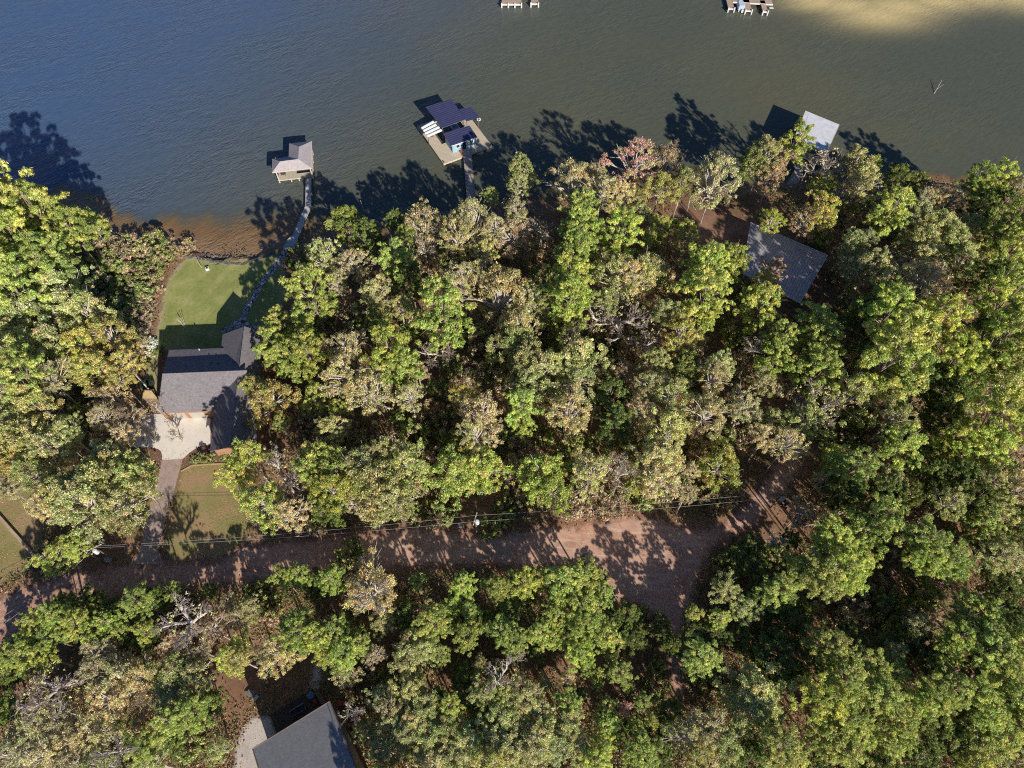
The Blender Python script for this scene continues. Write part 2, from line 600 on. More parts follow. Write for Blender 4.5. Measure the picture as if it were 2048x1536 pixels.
def gridmesh(name, xs, ys, zf, mat, attrs):
    X, Y = np.meshgrid(xs, ys)
    Z = zf(X, Y)
    V = np.stack([X, Y, Z], -1).reshape(-1, 3)
    nx, ny = len(xs), len(ys)
    i = (np.arange(ny - 1)[:, None] * nx + np.arange(nx - 1)[None, :]).ravel()
    Q = np.stack([i, i + 1, i + nx + 1, i + nx], -1)
    me = bpy.data.meshes.new(name)
    me.vertices.add(len(V))
    me.vertices.foreach_set('co', V.astype(np.float32).ravel())
    me.loops.add(Q.size)
    me.loops.foreach_set('vertex_index', Q.astype(np.int32).ravel())
    me.polygons.add(len(Q))
    me.polygons.foreach_set('loop_start', np.arange(0, Q.size, 4, dtype=np.int32))
    me.polygons.foreach_set('use_smooth', np.ones(len(Q), dtype=bool))
    me.update(calc_edges=True)
    for k, fn in attrs.items():
        a = me.attributes.new(k, 'FLOAT', 'POINT')
        a.data.foreach_set('value', fn(X, Y).astype(np.float32).ravel())
    me.materials.append(mat)
    o = bpy.data.objects.new(name, me)
    COL.objects.link(o)
    WL[o.name] = Vector()
    return tag(o, kind='structure')


def land_z(X, Y):
    d = shore_y(X) - Y
    e = Y - far_y(X)
    z = -1.6 + 2.6 * sstep(d, -2.2, 1.6)
    z2 = -1.6 + 3.0 * sstep(e, -3, 5)
    return np.maximum(z, z2)


xs = np.concatenate([[-4000, -1500, -600, -300, -200], np.arange(-150, 151, 1.0), [200, 300, 600, 1500, 4000]])
ys = np.concatenate([[-4000, -1200, -400, -150, -60], np.arange(-25, 60, 4.0), np.arange(60, 150, 1.0), np.arange(150, 240, 3.0), [300, 600, 1500, 5000]])
gridmesh('ground', xs, ys, land_z, M['ground'],
         {'shore': lambda X, Y: sstep(shore_y(X) - Y, 2.6, .2)})

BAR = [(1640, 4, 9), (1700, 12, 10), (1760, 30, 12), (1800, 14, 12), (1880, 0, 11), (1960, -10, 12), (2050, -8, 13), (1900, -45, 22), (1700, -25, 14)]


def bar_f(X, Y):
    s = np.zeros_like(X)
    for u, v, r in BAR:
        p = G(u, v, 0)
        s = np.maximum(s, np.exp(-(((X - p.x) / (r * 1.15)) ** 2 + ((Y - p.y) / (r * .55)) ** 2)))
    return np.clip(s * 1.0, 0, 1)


wx = np.concatenate([[-4000, -1200, -500, -250], np.arange(-160, 161, 1.0), [250, 500, 1200, 4000]])
wy = np.concatenate([[60], np.arange(64, 215, 1.0), [230, 300, 600, 1500, 5000]])
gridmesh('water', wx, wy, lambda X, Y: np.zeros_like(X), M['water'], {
    'shoal': lambda X, Y: np.clip(1.05 - (Y - shore_y(X)) / (7 + 9 * np.exp(-((X + 60) / 22) ** 2) - 2.5 * sstep(X, 0, 40)), 0, 1),
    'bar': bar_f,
    'blue': lambda X, Y: np.clip(sstep(-X + .6 * (Y - 130), 5, 150), 0, 1),  # weight of the painted sky reflection, growing toward the far left
    'chop': lambda X, Y: .26 + .7 * sstep(-X + .5 * (Y - 130), -50, 110),
})


# ------------------------------------------------------------------ ground sheets
def poly_sd(P, pts):
    pts = np.asarray(pts)
    d = np.full(len(P), 1e9)
    ins = np.zeros(len(P), bool)
    for a, b in zip(pts, np.roll(pts, -1, 0)):
        ab = b - a
        t = np.clip(((P - a) @ ab) / (ab @ ab + 1e-12), 0, 1)
        d = np.minimum(d, np.linalg.norm(P - a - t[:, None] * ab, axis=1))
        c = ((a[1] > P[:, 1]) != (b[1] > P[:, 1])) & (P[:, 0] < (b[0] - a[0]) * (P[:, 1] - a[1]) / (b[1] - a[1] + 1e-12) + a[0])
        ins ^= c
    return np.where(ins, d, -d)


SHEETS = []


def sheet(name, px, z, mat, cell=.6, feather=1.6, kind='structure'):
    pts = np.array([G(u, v, GZ)[:2] for u, v in px])
    SHEETS.append((name, pts))
    lo, hi = pts.min(0) - feather - cell, pts.max(0) + feather + cell
    xs, ys = np.arange(lo[0], hi[0] + cell, cell), np.arange(lo[1], hi[1] + cell, cell)
    X, Y = np.meshgrid(xs, ys)
    P = np.stack([X.ravel(), Y.ravel()], 1)
    sd = poly_sd(P, pts)
    nx, ny = len(xs), len(ys)
    i = (np.arange(ny - 1)[:, None] * nx + np.arange(nx - 1)[None, :]).ravel()
    Q = np.stack([i, i + 1, i + nx + 1, i + nx], -1)
    Q = Q[(sd[Q] > -feather).any(1)]
    used = np.unique(Q)
    re = np.full(len(P), -1)
    re[used] = np.arange(len(used))
    Q = re[Q]
    V = np.c_[P[used], np.minimum(z, land_z(P[used, 0], P[used, 1]) + z - GZ)]
    me = bpy.data.meshes.new(name)
    me.from_pydata(V.tolist(), [], Q.tolist())
    a = me.attributes.new('edge', 'FLOAT', 'POINT')
    a.data.foreach_set('value', sd[used].astype(np.float32))
    me.materials.append(mat)
    o = bpy.data.objects.new(name, me)
    COL.objects.link(o)
    return tag(o, kind=kind)


PAD = [(287, 829), (410, 826), (421, 838), (421, 889), (398, 893), (380, 905), (366, 918), (324, 920), (325, 912), (322, 903), (316, 898), (304, 895), (262, 894), (258, 850)]
DRIVE = [(324, 918), (366, 916), (355, 957), (344, 1000), (336, 1010), (323, 1078), (316, 1106), (331, 1128), (260, 1128), (276, 1110), (284, 1083), (302, 1005), (313, 973)]
sheet('lawn', [(372, 510), (405, 516), (440, 521), (500, 517), (540, 506), (566, 512), (575, 590), (548, 650), (500, 690), (440, 710), (318, 700),
               (314, 800), (284, 800), (292, 740), (300, 700), (302, 690), (312, 660), (320, 620), (328, 580), (342, 548)], GZ + .012, M['lawn'], .6, 1.8)
sheet('front_lawn', [(366, 925), (400, 925), (435, 922), (470, 925), (500, 985), (500, 1060), (470, 1100), (440, 1116), (335, 1122), (330, 1080), (345, 1010), (356, 960)], GZ + .012, M['front_lawn'], .7, 2.2)
sheet('side_lawn', [(275, 905), (300, 912), (312, 935), (311, 970), (300, 1010), (282, 1060), (260, 1075), (230, 1010), (265, 950)], GZ + .013, M['front_lawn'], .7, 2.2)
sheet('neighbour_lawn', [(-80, 930), (20, 925), (70, 965), (85, 1060), (78, 1120), (40, 1150), (0, 1170), (-80, 1190)], GZ + .012, M['front_lawn'], .7, 2.5)
sheet('dirt_road', [(-120, 1230), (0, 1195), (60, 1172), (150, 1145), (230, 1132), (330, 1127), (440, 1124), (474, 1098), (520, 1088), (600, 1080), (640, 1073),
                    (734, 1066), (830, 1056), (900, 1064), (961, 1070), (1004, 1068), (1082, 1056), (1134, 1052), (1207, 1038), (1238, 1032), (1303, 1034), (1352, 1048),
                    (1400, 1058), (1446, 1046), (1498, 998), (1540, 947), (1566, 908), (1580, 885), (1622, 885), (1608, 926), (1584, 973), (1538, 1016), (1505, 1058), (1462, 1072), (1425, 1100),
                    (1400, 1150), (1386, 1190), (1372, 1240), (1368, 1275), (1362, 1340), (1372, 1400), (1352, 1398), (1338, 1344), (1340, 1290), (1318, 1250), (1285, 1218), (1225, 1200), (1205, 1150), (1180, 1135),
                    (1087, 1132), (1056, 1140), (978, 1128), (900, 1130), (825, 1136), (752, 1140), (674, 1145), (560, 1160), (400, 1172), (200, 1196), (100, 1222), (0, 1290), (-120, 1340)],
      GZ + .02, M['dirt_road'], .7, 3.0)
sheet('driveway', DRIVE, GZ + .035, M['driveway'], .35, .5)
sheet('parking_pad', PAD, GZ + .045, M['concrete'], .35, .4)
sheet('mulch_bed', [(274, 894), (304, 897), (318, 900), (324, 908), (326, 920), (318, 945), (306, 925), (296, 908), (278, 903)], GZ + .026, M['mulch'], .35, .5)
sheet('mulch_bed', [(366, 920), (380, 906), (398, 895), (421, 891), (432, 905), (470, 908), (472, 926), (430, 928), (384, 931), (364, 943)], GZ + .026, M['mulch'], .35, .5)
sheet('stone_path', [(568, 496), (580, 505), (560, 527), (546, 550), (528, 569), (516, 592), (505, 612), (491, 634), (497, 646), (528, 656), (526, 663), (490, 660), (470, 655), (449, 668), (440, 661),
                     (466, 645), (480, 636), (487, 618), (500, 596), (510, 578), (524, 556), (540, 538), (553, 518)], GZ + .03, M['flagstone'], .35, .7)
sheet('gravel_path', [(634, 1312), (652, 1316), (642, 1345), (638, 1380), (618, 1380), (624, 1345)], GZ + .024, M['gravel'], .4, .9)
sheet('gravel_drive', [(508, 1432), (545, 1434), (560, 1470), (540, 1500), (530, 1560), (450, 1600), (470, 1530), (472, 1490), (486, 1455)], GZ + .022, M['gravel'], .5, 1.6)


# ------------------------------------------------------------------ buildings
def lerp(a, b, t):
    return Vector(a) * (1 - t) + Vector(b) * t


def flat(p, z):
    return Vector((p[0], p[1], z))


def inset(ring, k):
    c = sum((Vector(p) for p in ring), Vector()) / len(ring)
    return [c + (Vector(p) - c) * k for p in ring]


def wallbox(mb, ring, z0, z1):
    mb.prism([flat(p, z0) for p in ring], [flat(p, z1) for p in ring])


def face_panel(mb, a, b, s0, s1, z0, z1, proud=.05):
    """a thin panel standing proud on the wall line a-b (outside on the right of a->b)"""
    a, b = Vector(a), Vector(b)
    d = (b - a)
    n = Vector((d.y, -d.x, 0)).normalized() * proud
    p, q = a + d * s0, a + d * s1
    mb.prism([flat(p, z0), flat(q, z0), flat(q + n, z0), flat(p + n, z0)], [flat(p, z1), flat(q, z1), flat(q + n, z1), flat(p + n, z1)])


# ---- house with the driveway (upper left)
def driveway_house():
    A, B = G(325, 748, 10.4), G(494, 741, 10.4)
    C, D = G(315, 824.5, 4.2), G(462, 820, 4.2)
    E1, E2 = G(333, 721, 7.5), G(463, 719, 7.5)
    F1, F2 = G(338, 700, 6.7), G(448, 696, 6.7)
    N1, S1 = G(489, 653, 9.9), G(460, 893, 9.2)
    NW, SW = G(445, 669, 6.2), G(420, 903, 5.2)
    NE, SE = G(527, 664, 6.2), G(514, 890, 5.2)
    root = thing('house', 'brown shingled house with cream parking pad in front and lawn behind', 'house', (-56, 64, GZ))
    MB().slab([A, C, D, B]).slab([A, B, E2, E1]).slab([E1, E2, F2, F1], .12).build('roof', M['brown_shingle'], root)
    MB().slab([N1, NW, SW, S1]).slab([N1, S1, SE, NE]).build('wing_roof', M['brown_shingle'], root)
    rc = MB()
    rc.path([N1 + Vector((0, 0, .03)), S1 + Vector((0, 0, .03))], .09).path([A + Vector((0, 0, .03)), B + Vector((0, 0, .03))], .09)
    rc.build('ridge_cap', M['brown_shingle'], root)
    w = MB()
    ring = inset([flat(C, 0), flat(D, 0), flat(E2, 0), flat(E1, 0)], .95)
    wallbox(w, ring, GZ, 4.15)
    # gable triangle at the left end, set just under the rakes
    c0, e0 = lerp(C, D, .035), lerp(E1, E2, .035)
    a0 = lerp(A, B, .03)
    dz = Vector((0, 0, -.22))
    w.prism([flat(c0, 4.0), flat(e0, 4.0), e0 + dz, a0 + dz, c0 + dz], [p + Vector((.2, 0, 0)) for p in (flat(c0, 4.0), flat(e0, 4.0), e0 + dz, a0 + dz, c0 + dz)])
    ring2 = inset([flat(NW, 0), flat(SW, 0), flat(SE, 0), flat(NE, 0)], .94)
    wallbox(w, ring2, GZ, 5.1)
    for P0, P1, Q, inward in ((NW, NE, N1, S1), (SW, SE, S1, N1)):
        dv = (inward - Q).normalized() * .5
        tri = [P0 + dv + dz, P1 + dv + dz, Q + dv + dz]
        w.prism(tri, [p + dv * .4 for p in tri])
    wl = w.build('wall', M['brick'], root)
    gd = MB()
    a, b = ring[0], ring[1]
    gd2 = []
    for s0, s1 in ((.10, .32), (.38, .60)):
        g = MB()
        face_panel(g, a, b, s0, s1, GZ, GZ + 2.3, .06)
        g.build('garage_door', M['door_paint'], root)
    for P0, P1, s0 in ((ring2[0], ring2[3], .3), (ring2[0], ring2[3], .6)):
        g = MB()
        face_panel(g, P1, P0, s0, s0 + .16, 2.0, 3.4, .05)
        g.build('window', M['glass'], root)
    g = MB()
    face_panel(g, ring2[1], ring2[2], .4, .52, GZ, GZ + 2.1, .05)
    g.build('door', M['dark'], root)
    # porch posts at the back and vents on the roof
    for s in (.03, .35, .68):
        p = lerp(F1, F2, s) + Vector((0, -.35, 0))
        MB().tube(flat(p, GZ), flat(p, 6.5), .12).build('post', M['white_paint'], root)
    for u, v, z in ((423, 727, 8.3), (438, 728, 8.3)):
        p = G(u, v, z)
        MB().tube(p - Vector((0, 0, .5)), p + Vector((0, 0, .55)), .11).build('vent_pipe', M['black_metal'], root)
    p = G(399, 700, 6.8)
    MB().tube(p - Vector((0, 0, .2)), p + Vector((0, 0, .3)), .12).build('vent_pipe', M['white_paint'], root)
    return root


driveway_house()

# well shed beside it
def small_shed():
    q = [G(284.6, 796.6, 2.2), G(314.6, 796.6, 2.2), G(308, 778, 2.2), G(288.5, 778, 2.2)]
    c = sum(q, Vector()) / 4
    root = thing('shed', 'small tan-roofed shed beside the left wall of the driveway house', 'shed', flat(c, GZ))
    r0, r1 = lerp(q[0], q[3], .62) + Vector((.4, 0, .8)), lerp(q[1], q[2], .62) + Vector((-.4, 0, .8))
    MB().slab([q[0], q[1], r1, r0], .1).slab([r0, r1, q[2], q[3]], .1).build('roof', M['tan_roof'], root)
    w = MB()
    wallbox(w, inset([flat(p, 0) for p in q], .9), GZ, 2.15)
    w.build('wall', M['post_wood'], root)
    # green slatted rack behind it
    rk = thing('rack', 'dark green slatted rack standing behind the small tan-roofed shed', 'rack', G(297, 772))
    a, b = G(286, 773), G(308, 772)
    for k in range(7):
        p = lerp(a, b, k / 6)
        m = MB()
        m.box(p, .12, 1.3, 1.2)
        m.build('slat', simple('rack_green', (.05, .09, .06), None, 3) if k == 0 else bpy.data.materials['rack_green'], rk)


small_shed()


# ---- grey metal-roofed house by the right shore
def metal_house():
    q = [G(1502, 445, 4.6), G(1656, 510, 4.6), G(1600, 606, 4.2), G(1484, 546, 4.2)]
    M['grey_ribs'] = ribbed('grey_rib_roof', (.62, .58, .585), (.33, .31, .32), tuple((q[1] - q[0]).normalized()[:2]), .62, .2, .5, .4, .8)
    c = sum(q, Vector()) / 4
    root = thing('house', 'cabin with ribbed grey metal roof dappled by tree shadows near right shore', 'house', flat(c, GZ))
    MB().slab(q, .18).build('roof', M['grey_ribs'], root)
    tr = MB()
    ring = [p + Vector((0, 0, -.04)) for p in q]
    tr.path(ring + [ring[0]], .07)
    tr.build('fascia', M['white_paint'], root)
    w = MB()
    i = inset(q, .9)
    wallbox(w, i, GZ, 4.0)
    w.build('wall', M['siding'], root)
    for a, b in ((i[0], i[3]), (i[2], i[1])):
        for s in (.25, .6):
            g = MB()
            face_panel(g, a, b, s, s + .14, 2.0, 3.2, .05)
            g.build('window', M['glass'], root)


metal_house()


# ---- grey shingled house at the bottom edge
def bottom_house():
    n, w = G(659.6, 1402.5, 8.2), G(505.4, 1497.7, 8.2)
    e = (w - n)
    dp = Vector((-e.y, e.x, 0)).normalized()
    if dp.y > 0:
        dp = -dp
    r0, r1 = n + dp * 10.5 + Vector((0, 0, 2.6)), w + dp * 10.5 + Vector((0, 0, 2.6))
    f0, f1 = n + dp * 19, w + dp * 19
    root = thing('house', 'grey shingled house at the bottom edge with a shaded deck', 'house', flat((n + w) / 2 + dp * 9, GZ))
    MB().slab([n, w, r1, r0]).slab([r0, r1, f1, f0]).build('roof', M['grey_shingle'], root)
    t = MB()
    t.path([n, w], .09).path([w, r1, f1], .09).path([n, r0, f0], .09)
    t.build('fascia', M['post_wood'], root)
    wl = MB()
    ring = inset([flat(p, 0) for p in (n, w, f1, f0)], .93)
    wallbox(wl, ring, GZ, 8.0)
    for a, b, c, inn in ((n, f0, r0, w), (w, f1, r1, n)):
        dv = (inn - a)
        dv.z = 0
        dv = dv.normalized() * .5
        dz = Vector((0, 0, -.25))
        tri = [a + dv + dz, c + dv + dz, b + dv + dz]
        wl.prism(tri, [p + dv * .5 for p in tri])
    wl.build('wall', M['siding'], root)
    for s in (.12, .42, .72):
        g = MB()
        face_panel(g, ring[1], ring[0], s, s + .16, GZ + .7, GZ + 2.4, .05)
        g.build('window', M['glass'], root)
        g = MB()
        face_panel(g, ring[1], ring[0], s, s + .16, GZ + 4.0, GZ + 5.6, .05)
        g.build('window', M['glass'], root)
    # deck, attached to the house
    d0, d1, d2 = G(625.4, 1378.4, 1.5), G(539.7, 1430.5, 1.5), G(556, 1472, 1.5)
    d3 = d2 + (d0 - d1)
    dk = MB()
    dk.slab([d0, d1, d2, d3], .25)
    deck = dk.build('deck', M['dark_deck'], root)
    rl = MB()
    for a, b in ((d0, d1), (d1, d2)):
        L = (b - a).length
        k = max(2, int(L / 1.6))
        for j in range(k + 1):
            p = lerp(a, b, j / k)
            rl.box(p, .09, .09, .95)
        for h in (.45, .95):
            rl.path([a + Vector((0, 0, h)), b + Vector((0, 0, h))], .035)
    rl.build('railing', M['post_wood'], deck)
    return d0, d1, d2, d3


D0, D1, D2, D3 = bottom_house()


def deck_things():
    c = G(622.8, 1391.5, 1.5)
    t = thing('patio_table', 'round blue table on the shaded deck of the bottom house', 'table', c)
    MB().tube(c + Vector((0, 0, .70)), c + Vector((0, 0, .76)), .55, .55, 24).build('tabletop', M['blue_paint'], t)
    MB().tube(c, c + Vector((0, 0, .70)), .06).build('leg', M['black_metal'], t)
    c = G(631.5, 1403, 1.5)
    t = thing('chair', 'small red chair beside the round blue deck table', 'chair', c)
    MB().box(c + Vector((0, 0, .42)), .5, .5, .06, .5).build('seat', M['red_paint'], t)
    MB().box(c + Vector((.2, -.12, .48)), .08, .5, .45, .5).build('backrest', M['red_paint'], t)
    for dx, dy in ((-.2, -.2), (.2, -.2), (.2, .2), (-.2, .2)):
        MB().tube(c + Vector((dx, dy, 0)), c + Vector((dx, dy, .42)), .025).build('leg', M['red_paint'], t)
    c = G(597, 1421, 1.5)
    yaw = math.atan2(D1.y - D0.y, D1.x - D0.x)
    t = thing('outdoor_sofa', 'grey outdoor sofa with dark cushions on the bottom house deck', 'sofa', c)
    MB().box(c, 2.3, .9, .35, yaw).build('frame', M['siding'], t)
    for k in (-.55, .55):
        MB().box(c + Vector((math.cos(yaw) * k, math.sin(yaw) * k, .35)), 1.0, .62, .16, yaw).build('cushion', M['black_metal'], t)
    MB().box(c + Vector((-math.sin(yaw), math.cos(yaw), 0)) * -.42 + Vector((0, 0, .35)), 2.3, .16, .4, yaw).build('backrest', M['siding'], t)
    for k in range(4):
        p = lerp(G(636, 1386, GZ), G(647, 1405, GZ), k / 3)
        o = MB()
        o.box(p, .75, .55, .5, .55)
        solo(o, 'planter_box', M['post_wood'], 'planter box with dark soil, %s from the path in the row by deck' % ['first', 'second', 'third', 'fourth'][k], 'planter', p, 'planter boxes along the deck')
    c = G(505, 1390)
    t = thing('lounge_chair', 'slatted grey lounge chair standing alone left of the bottom house deck', 'lounge chair', c)
    for k in range(6):
        MB().box(c + Vector((-.75 + k * .22, .35 - k * .06, .38)), .13, .95, .05, -.6).build('slat', M['grey_metal'], t)
    MB().box(c + Vector((.75, -.45, .42)), .5, .8, .08, -.6).build('headrest', M['tarp'], t)
    for dx, dy in ((-.7, .5), (-.3, -.2), (.5, .1), (.3, -.5)):
        MB().tube(c + Vector((dx, dy, 0)), c + Vector((dx, dy, .4)), .03).build('leg', M['grey_metal'], t)
    # lantern-like pale stump and a red barrow by the east wall
    p = G(535, 1365)
    solo(MB().tube(p, p + Vector((0, 0, .45)), .3, .24, 10), 'stump', M['fresh_wood'], 'pale round stump in the shaded yard above the bottom house', 'stump', p)
    p = G(684, 1407)
    t = thing('wheelbarrow', 'red wheelbarrow left outside the right corner of the bottom house', 'wheelbarrow', p)
    MB().prism([p + Vector(v) for v in ((-.3, -.25, .3), (.3, -.25, .3), (.3, .25, .3), (-.3, .25, .3))], [p + Vector(v) for v in ((-.55, -.38, .62), (.45, -.38, .62), (.45, .38, .62), (-.55, .38, .62))]).build('tray', M['red_paint'], t)
    MB().tube(p + Vector((.5, -.06, .2)), p + Vector((.5, .06, .2)), .2, .2, 12).build('wheel', M['black_metal'], t)
    for s in (-.28, .28):
        MB().path([p + Vector((.5, s * .2, .2)), p + Vector((-.4, s, .4)), p + Vector((-1.2, s, .6))], .03).build('handle', M['fresh_wood'], t)


deck_things()


# ---- cream boathouse on the left
def boathouse():
    ez, rz, dz = 4.0, 5.7, .9
    n0, n1 = G(578.8, 286.6, ez), G(623, 282.3, ez)
    se, sw = G(623.4, 336.2, ez), G(544.5, 344.8, ez)
    wn, ic = G(544.8, 317.4, ez), G(578, 313.9, ez)
    rn, rc, rw = G(598, 293.5, rz), G(596.2, 318.2, rz), G(560, 322.8, rz)
    c = G(590, 340, 0)
    root = thing('boathouse', 'cream boathouse with L-shaped tan shingle roof at the end of bent walkway', 'boathouse', flat(c, 0))
    MB().slab([n0, rn, n1], .1).slab([n1, rn, rc, se], .1).slab([se, rc, rw, sw], .1).slab([sw, rw, wn], .1).slab([wn, rw, rc, ic], .1).slab([ic, rc, rn, n0], .1).build('roof', M['boathouse_shingle'], root)
    f = MB()
    ring = [n0, n1, se, sw, wn, ic]
    f.path([p - Vector((0, 0, .12)) for p in ring + ring[:1]], .09)
    f.build('fascia', M['cream'], root)
    # deck: front strip and two arms with an open slip between
    a, b = G(556.6, 360.8, dz), G(626.5, 353, dz)
    up = (n1 - se)
    up.z = 0
    up = up.normalized()
    x = (b - a).normalized()
    W = (b - a).length
    d = MB()
    P = lambda s, t: a + x * s + up * t
    d.slab([P(0, 0), P(W, 0), P(W, 1.6), P(0, 1.6)], .25)
    d.slab([P(0, 1.603), P(W * .52, 1.603), P(W * .52, 4.2), P(0, 4.2)], .25)
    d.slab([P(W * .9, 1.603), P(W, 1.603), P(W, 8.5), P(W * .9, 8.5)], .25)
    d.slab([P(W * .44, 4.203), P(W * .52, 4.203), P(W * .52, 8.5), P(W * .44, 8.5)], .25)
    d.build('deck', M['cream_deck'], root)
    s = MB()
    s.slab([P(.9, 6.2) - Vector((0, 0, .5)), P(W * .43, 6.2) - Vector((0, 0, .5)), P(W * .43, 8.2) - Vector((0, 0, .5)), P(.9, 8.2) - Vector((0, 0, .5))], .15)
    s.build('swim_platform', M['grey_wood'], root)
    for sx, ty in ((.15, .15), (W * .36, .12), (W * .58, .12), (W * .88, .12), (W - .15, .12), (W - .15, 2.9), (W - .15, 5.6), (W - .15, 8.3), (W * .45, 8.3), (.15, 4.0), (W * .45, 4.0)):
        p = P(sx, ty)
        MB().box(flat(p, -1.4), .22, .22, ez + 1.35 if ty > .5 or sx in (.15, W - .15) else 2.4).build('post', M['cream'], root)
    wl = MB()
    face_panel(wl, P(W - .05, 8.4), P(W - .05, .3), 0, 1, 3.1, 3.85, .08)
    face_panel(wl, P(W - .05, 8.4), P(W - .05, .3), 0, 1, dz + .02, dz + .55, .08)
    wl.build('wall', M['cream'], root)
    # what stands inside
    p = P(1.25, 1.6)
    t = thing('deck_chair', 'dark cushioned deck chair at the left front corner of cream boathouse', 'deck chair', p)
    MB().box(p + Vector((0, 0, .32)), 1.0, .75, .14, .1).build('seat', simple('mauve_cushion', (.16, .11, .14), None, 4), t)
    MB().box(p + Vector((-.05, .42, .4)), 1.0, .14, .55, .1).build('backrest', bpy.data.materials['mauve_cushion'], t)
    for dx in (-.42, .42):
        for dy in (-.3, .3):
            MB().tube(p + Vector((dx, dy, 0)), p + Vector((dx, dy, .33)), .03).build('leg', M['black_metal'], t)


boathouse()


def ribbon(name, mat, label, L, Rr, z, th=.18, posts=True, cat='walkway'):
    """a walkway as a plank strip between its two edge lines"""
    A = [G(u, v, z) for u, v in L]
    B = [G(u, v, z) for u, v in Rr]
    root = thing(name, label, cat, flat((A[0] + B[0]) / 2, 0))
    m = MB()
    for i in range(len(A) - 1):
        m.slab([A[i], B[i], B[i + 1], A[i + 1]], th)
    m.build('deck', mat, root)
    r = MB()
    for E in (A, B):
        r.path([p + Vector((0, 0, .05)) for p in E], .06)
    r.build('edge_board', mat, root)
    if posts:
        for E in (A, B):
            for i in range(len(E) - 1):
                k = max(1, int((E[i + 1] - E[i]).length / 3.2))
                for j in range(k):
                    p = lerp(E[i], E[i + 1], j / k)
                    MB().tube(flat(p, -1.5), flat(p, z + .12), .11).build('post', M['post_wood'], root)
    return root


ribbon('dock_walkway', M['grey_wood'], 'grey plank walkway that bends from the lawn out to cream boathouse',
       [(612, 357), (611.5, 385), (611, 412.7), (598, 442), (585.5, 471), (573.8, 481), (566, 498.7)],
       [(622.3, 356), (622, 385), (621.7, 414.7), (609, 444), (596.5, 475), (594, 485), (583, 505)], 1.05)


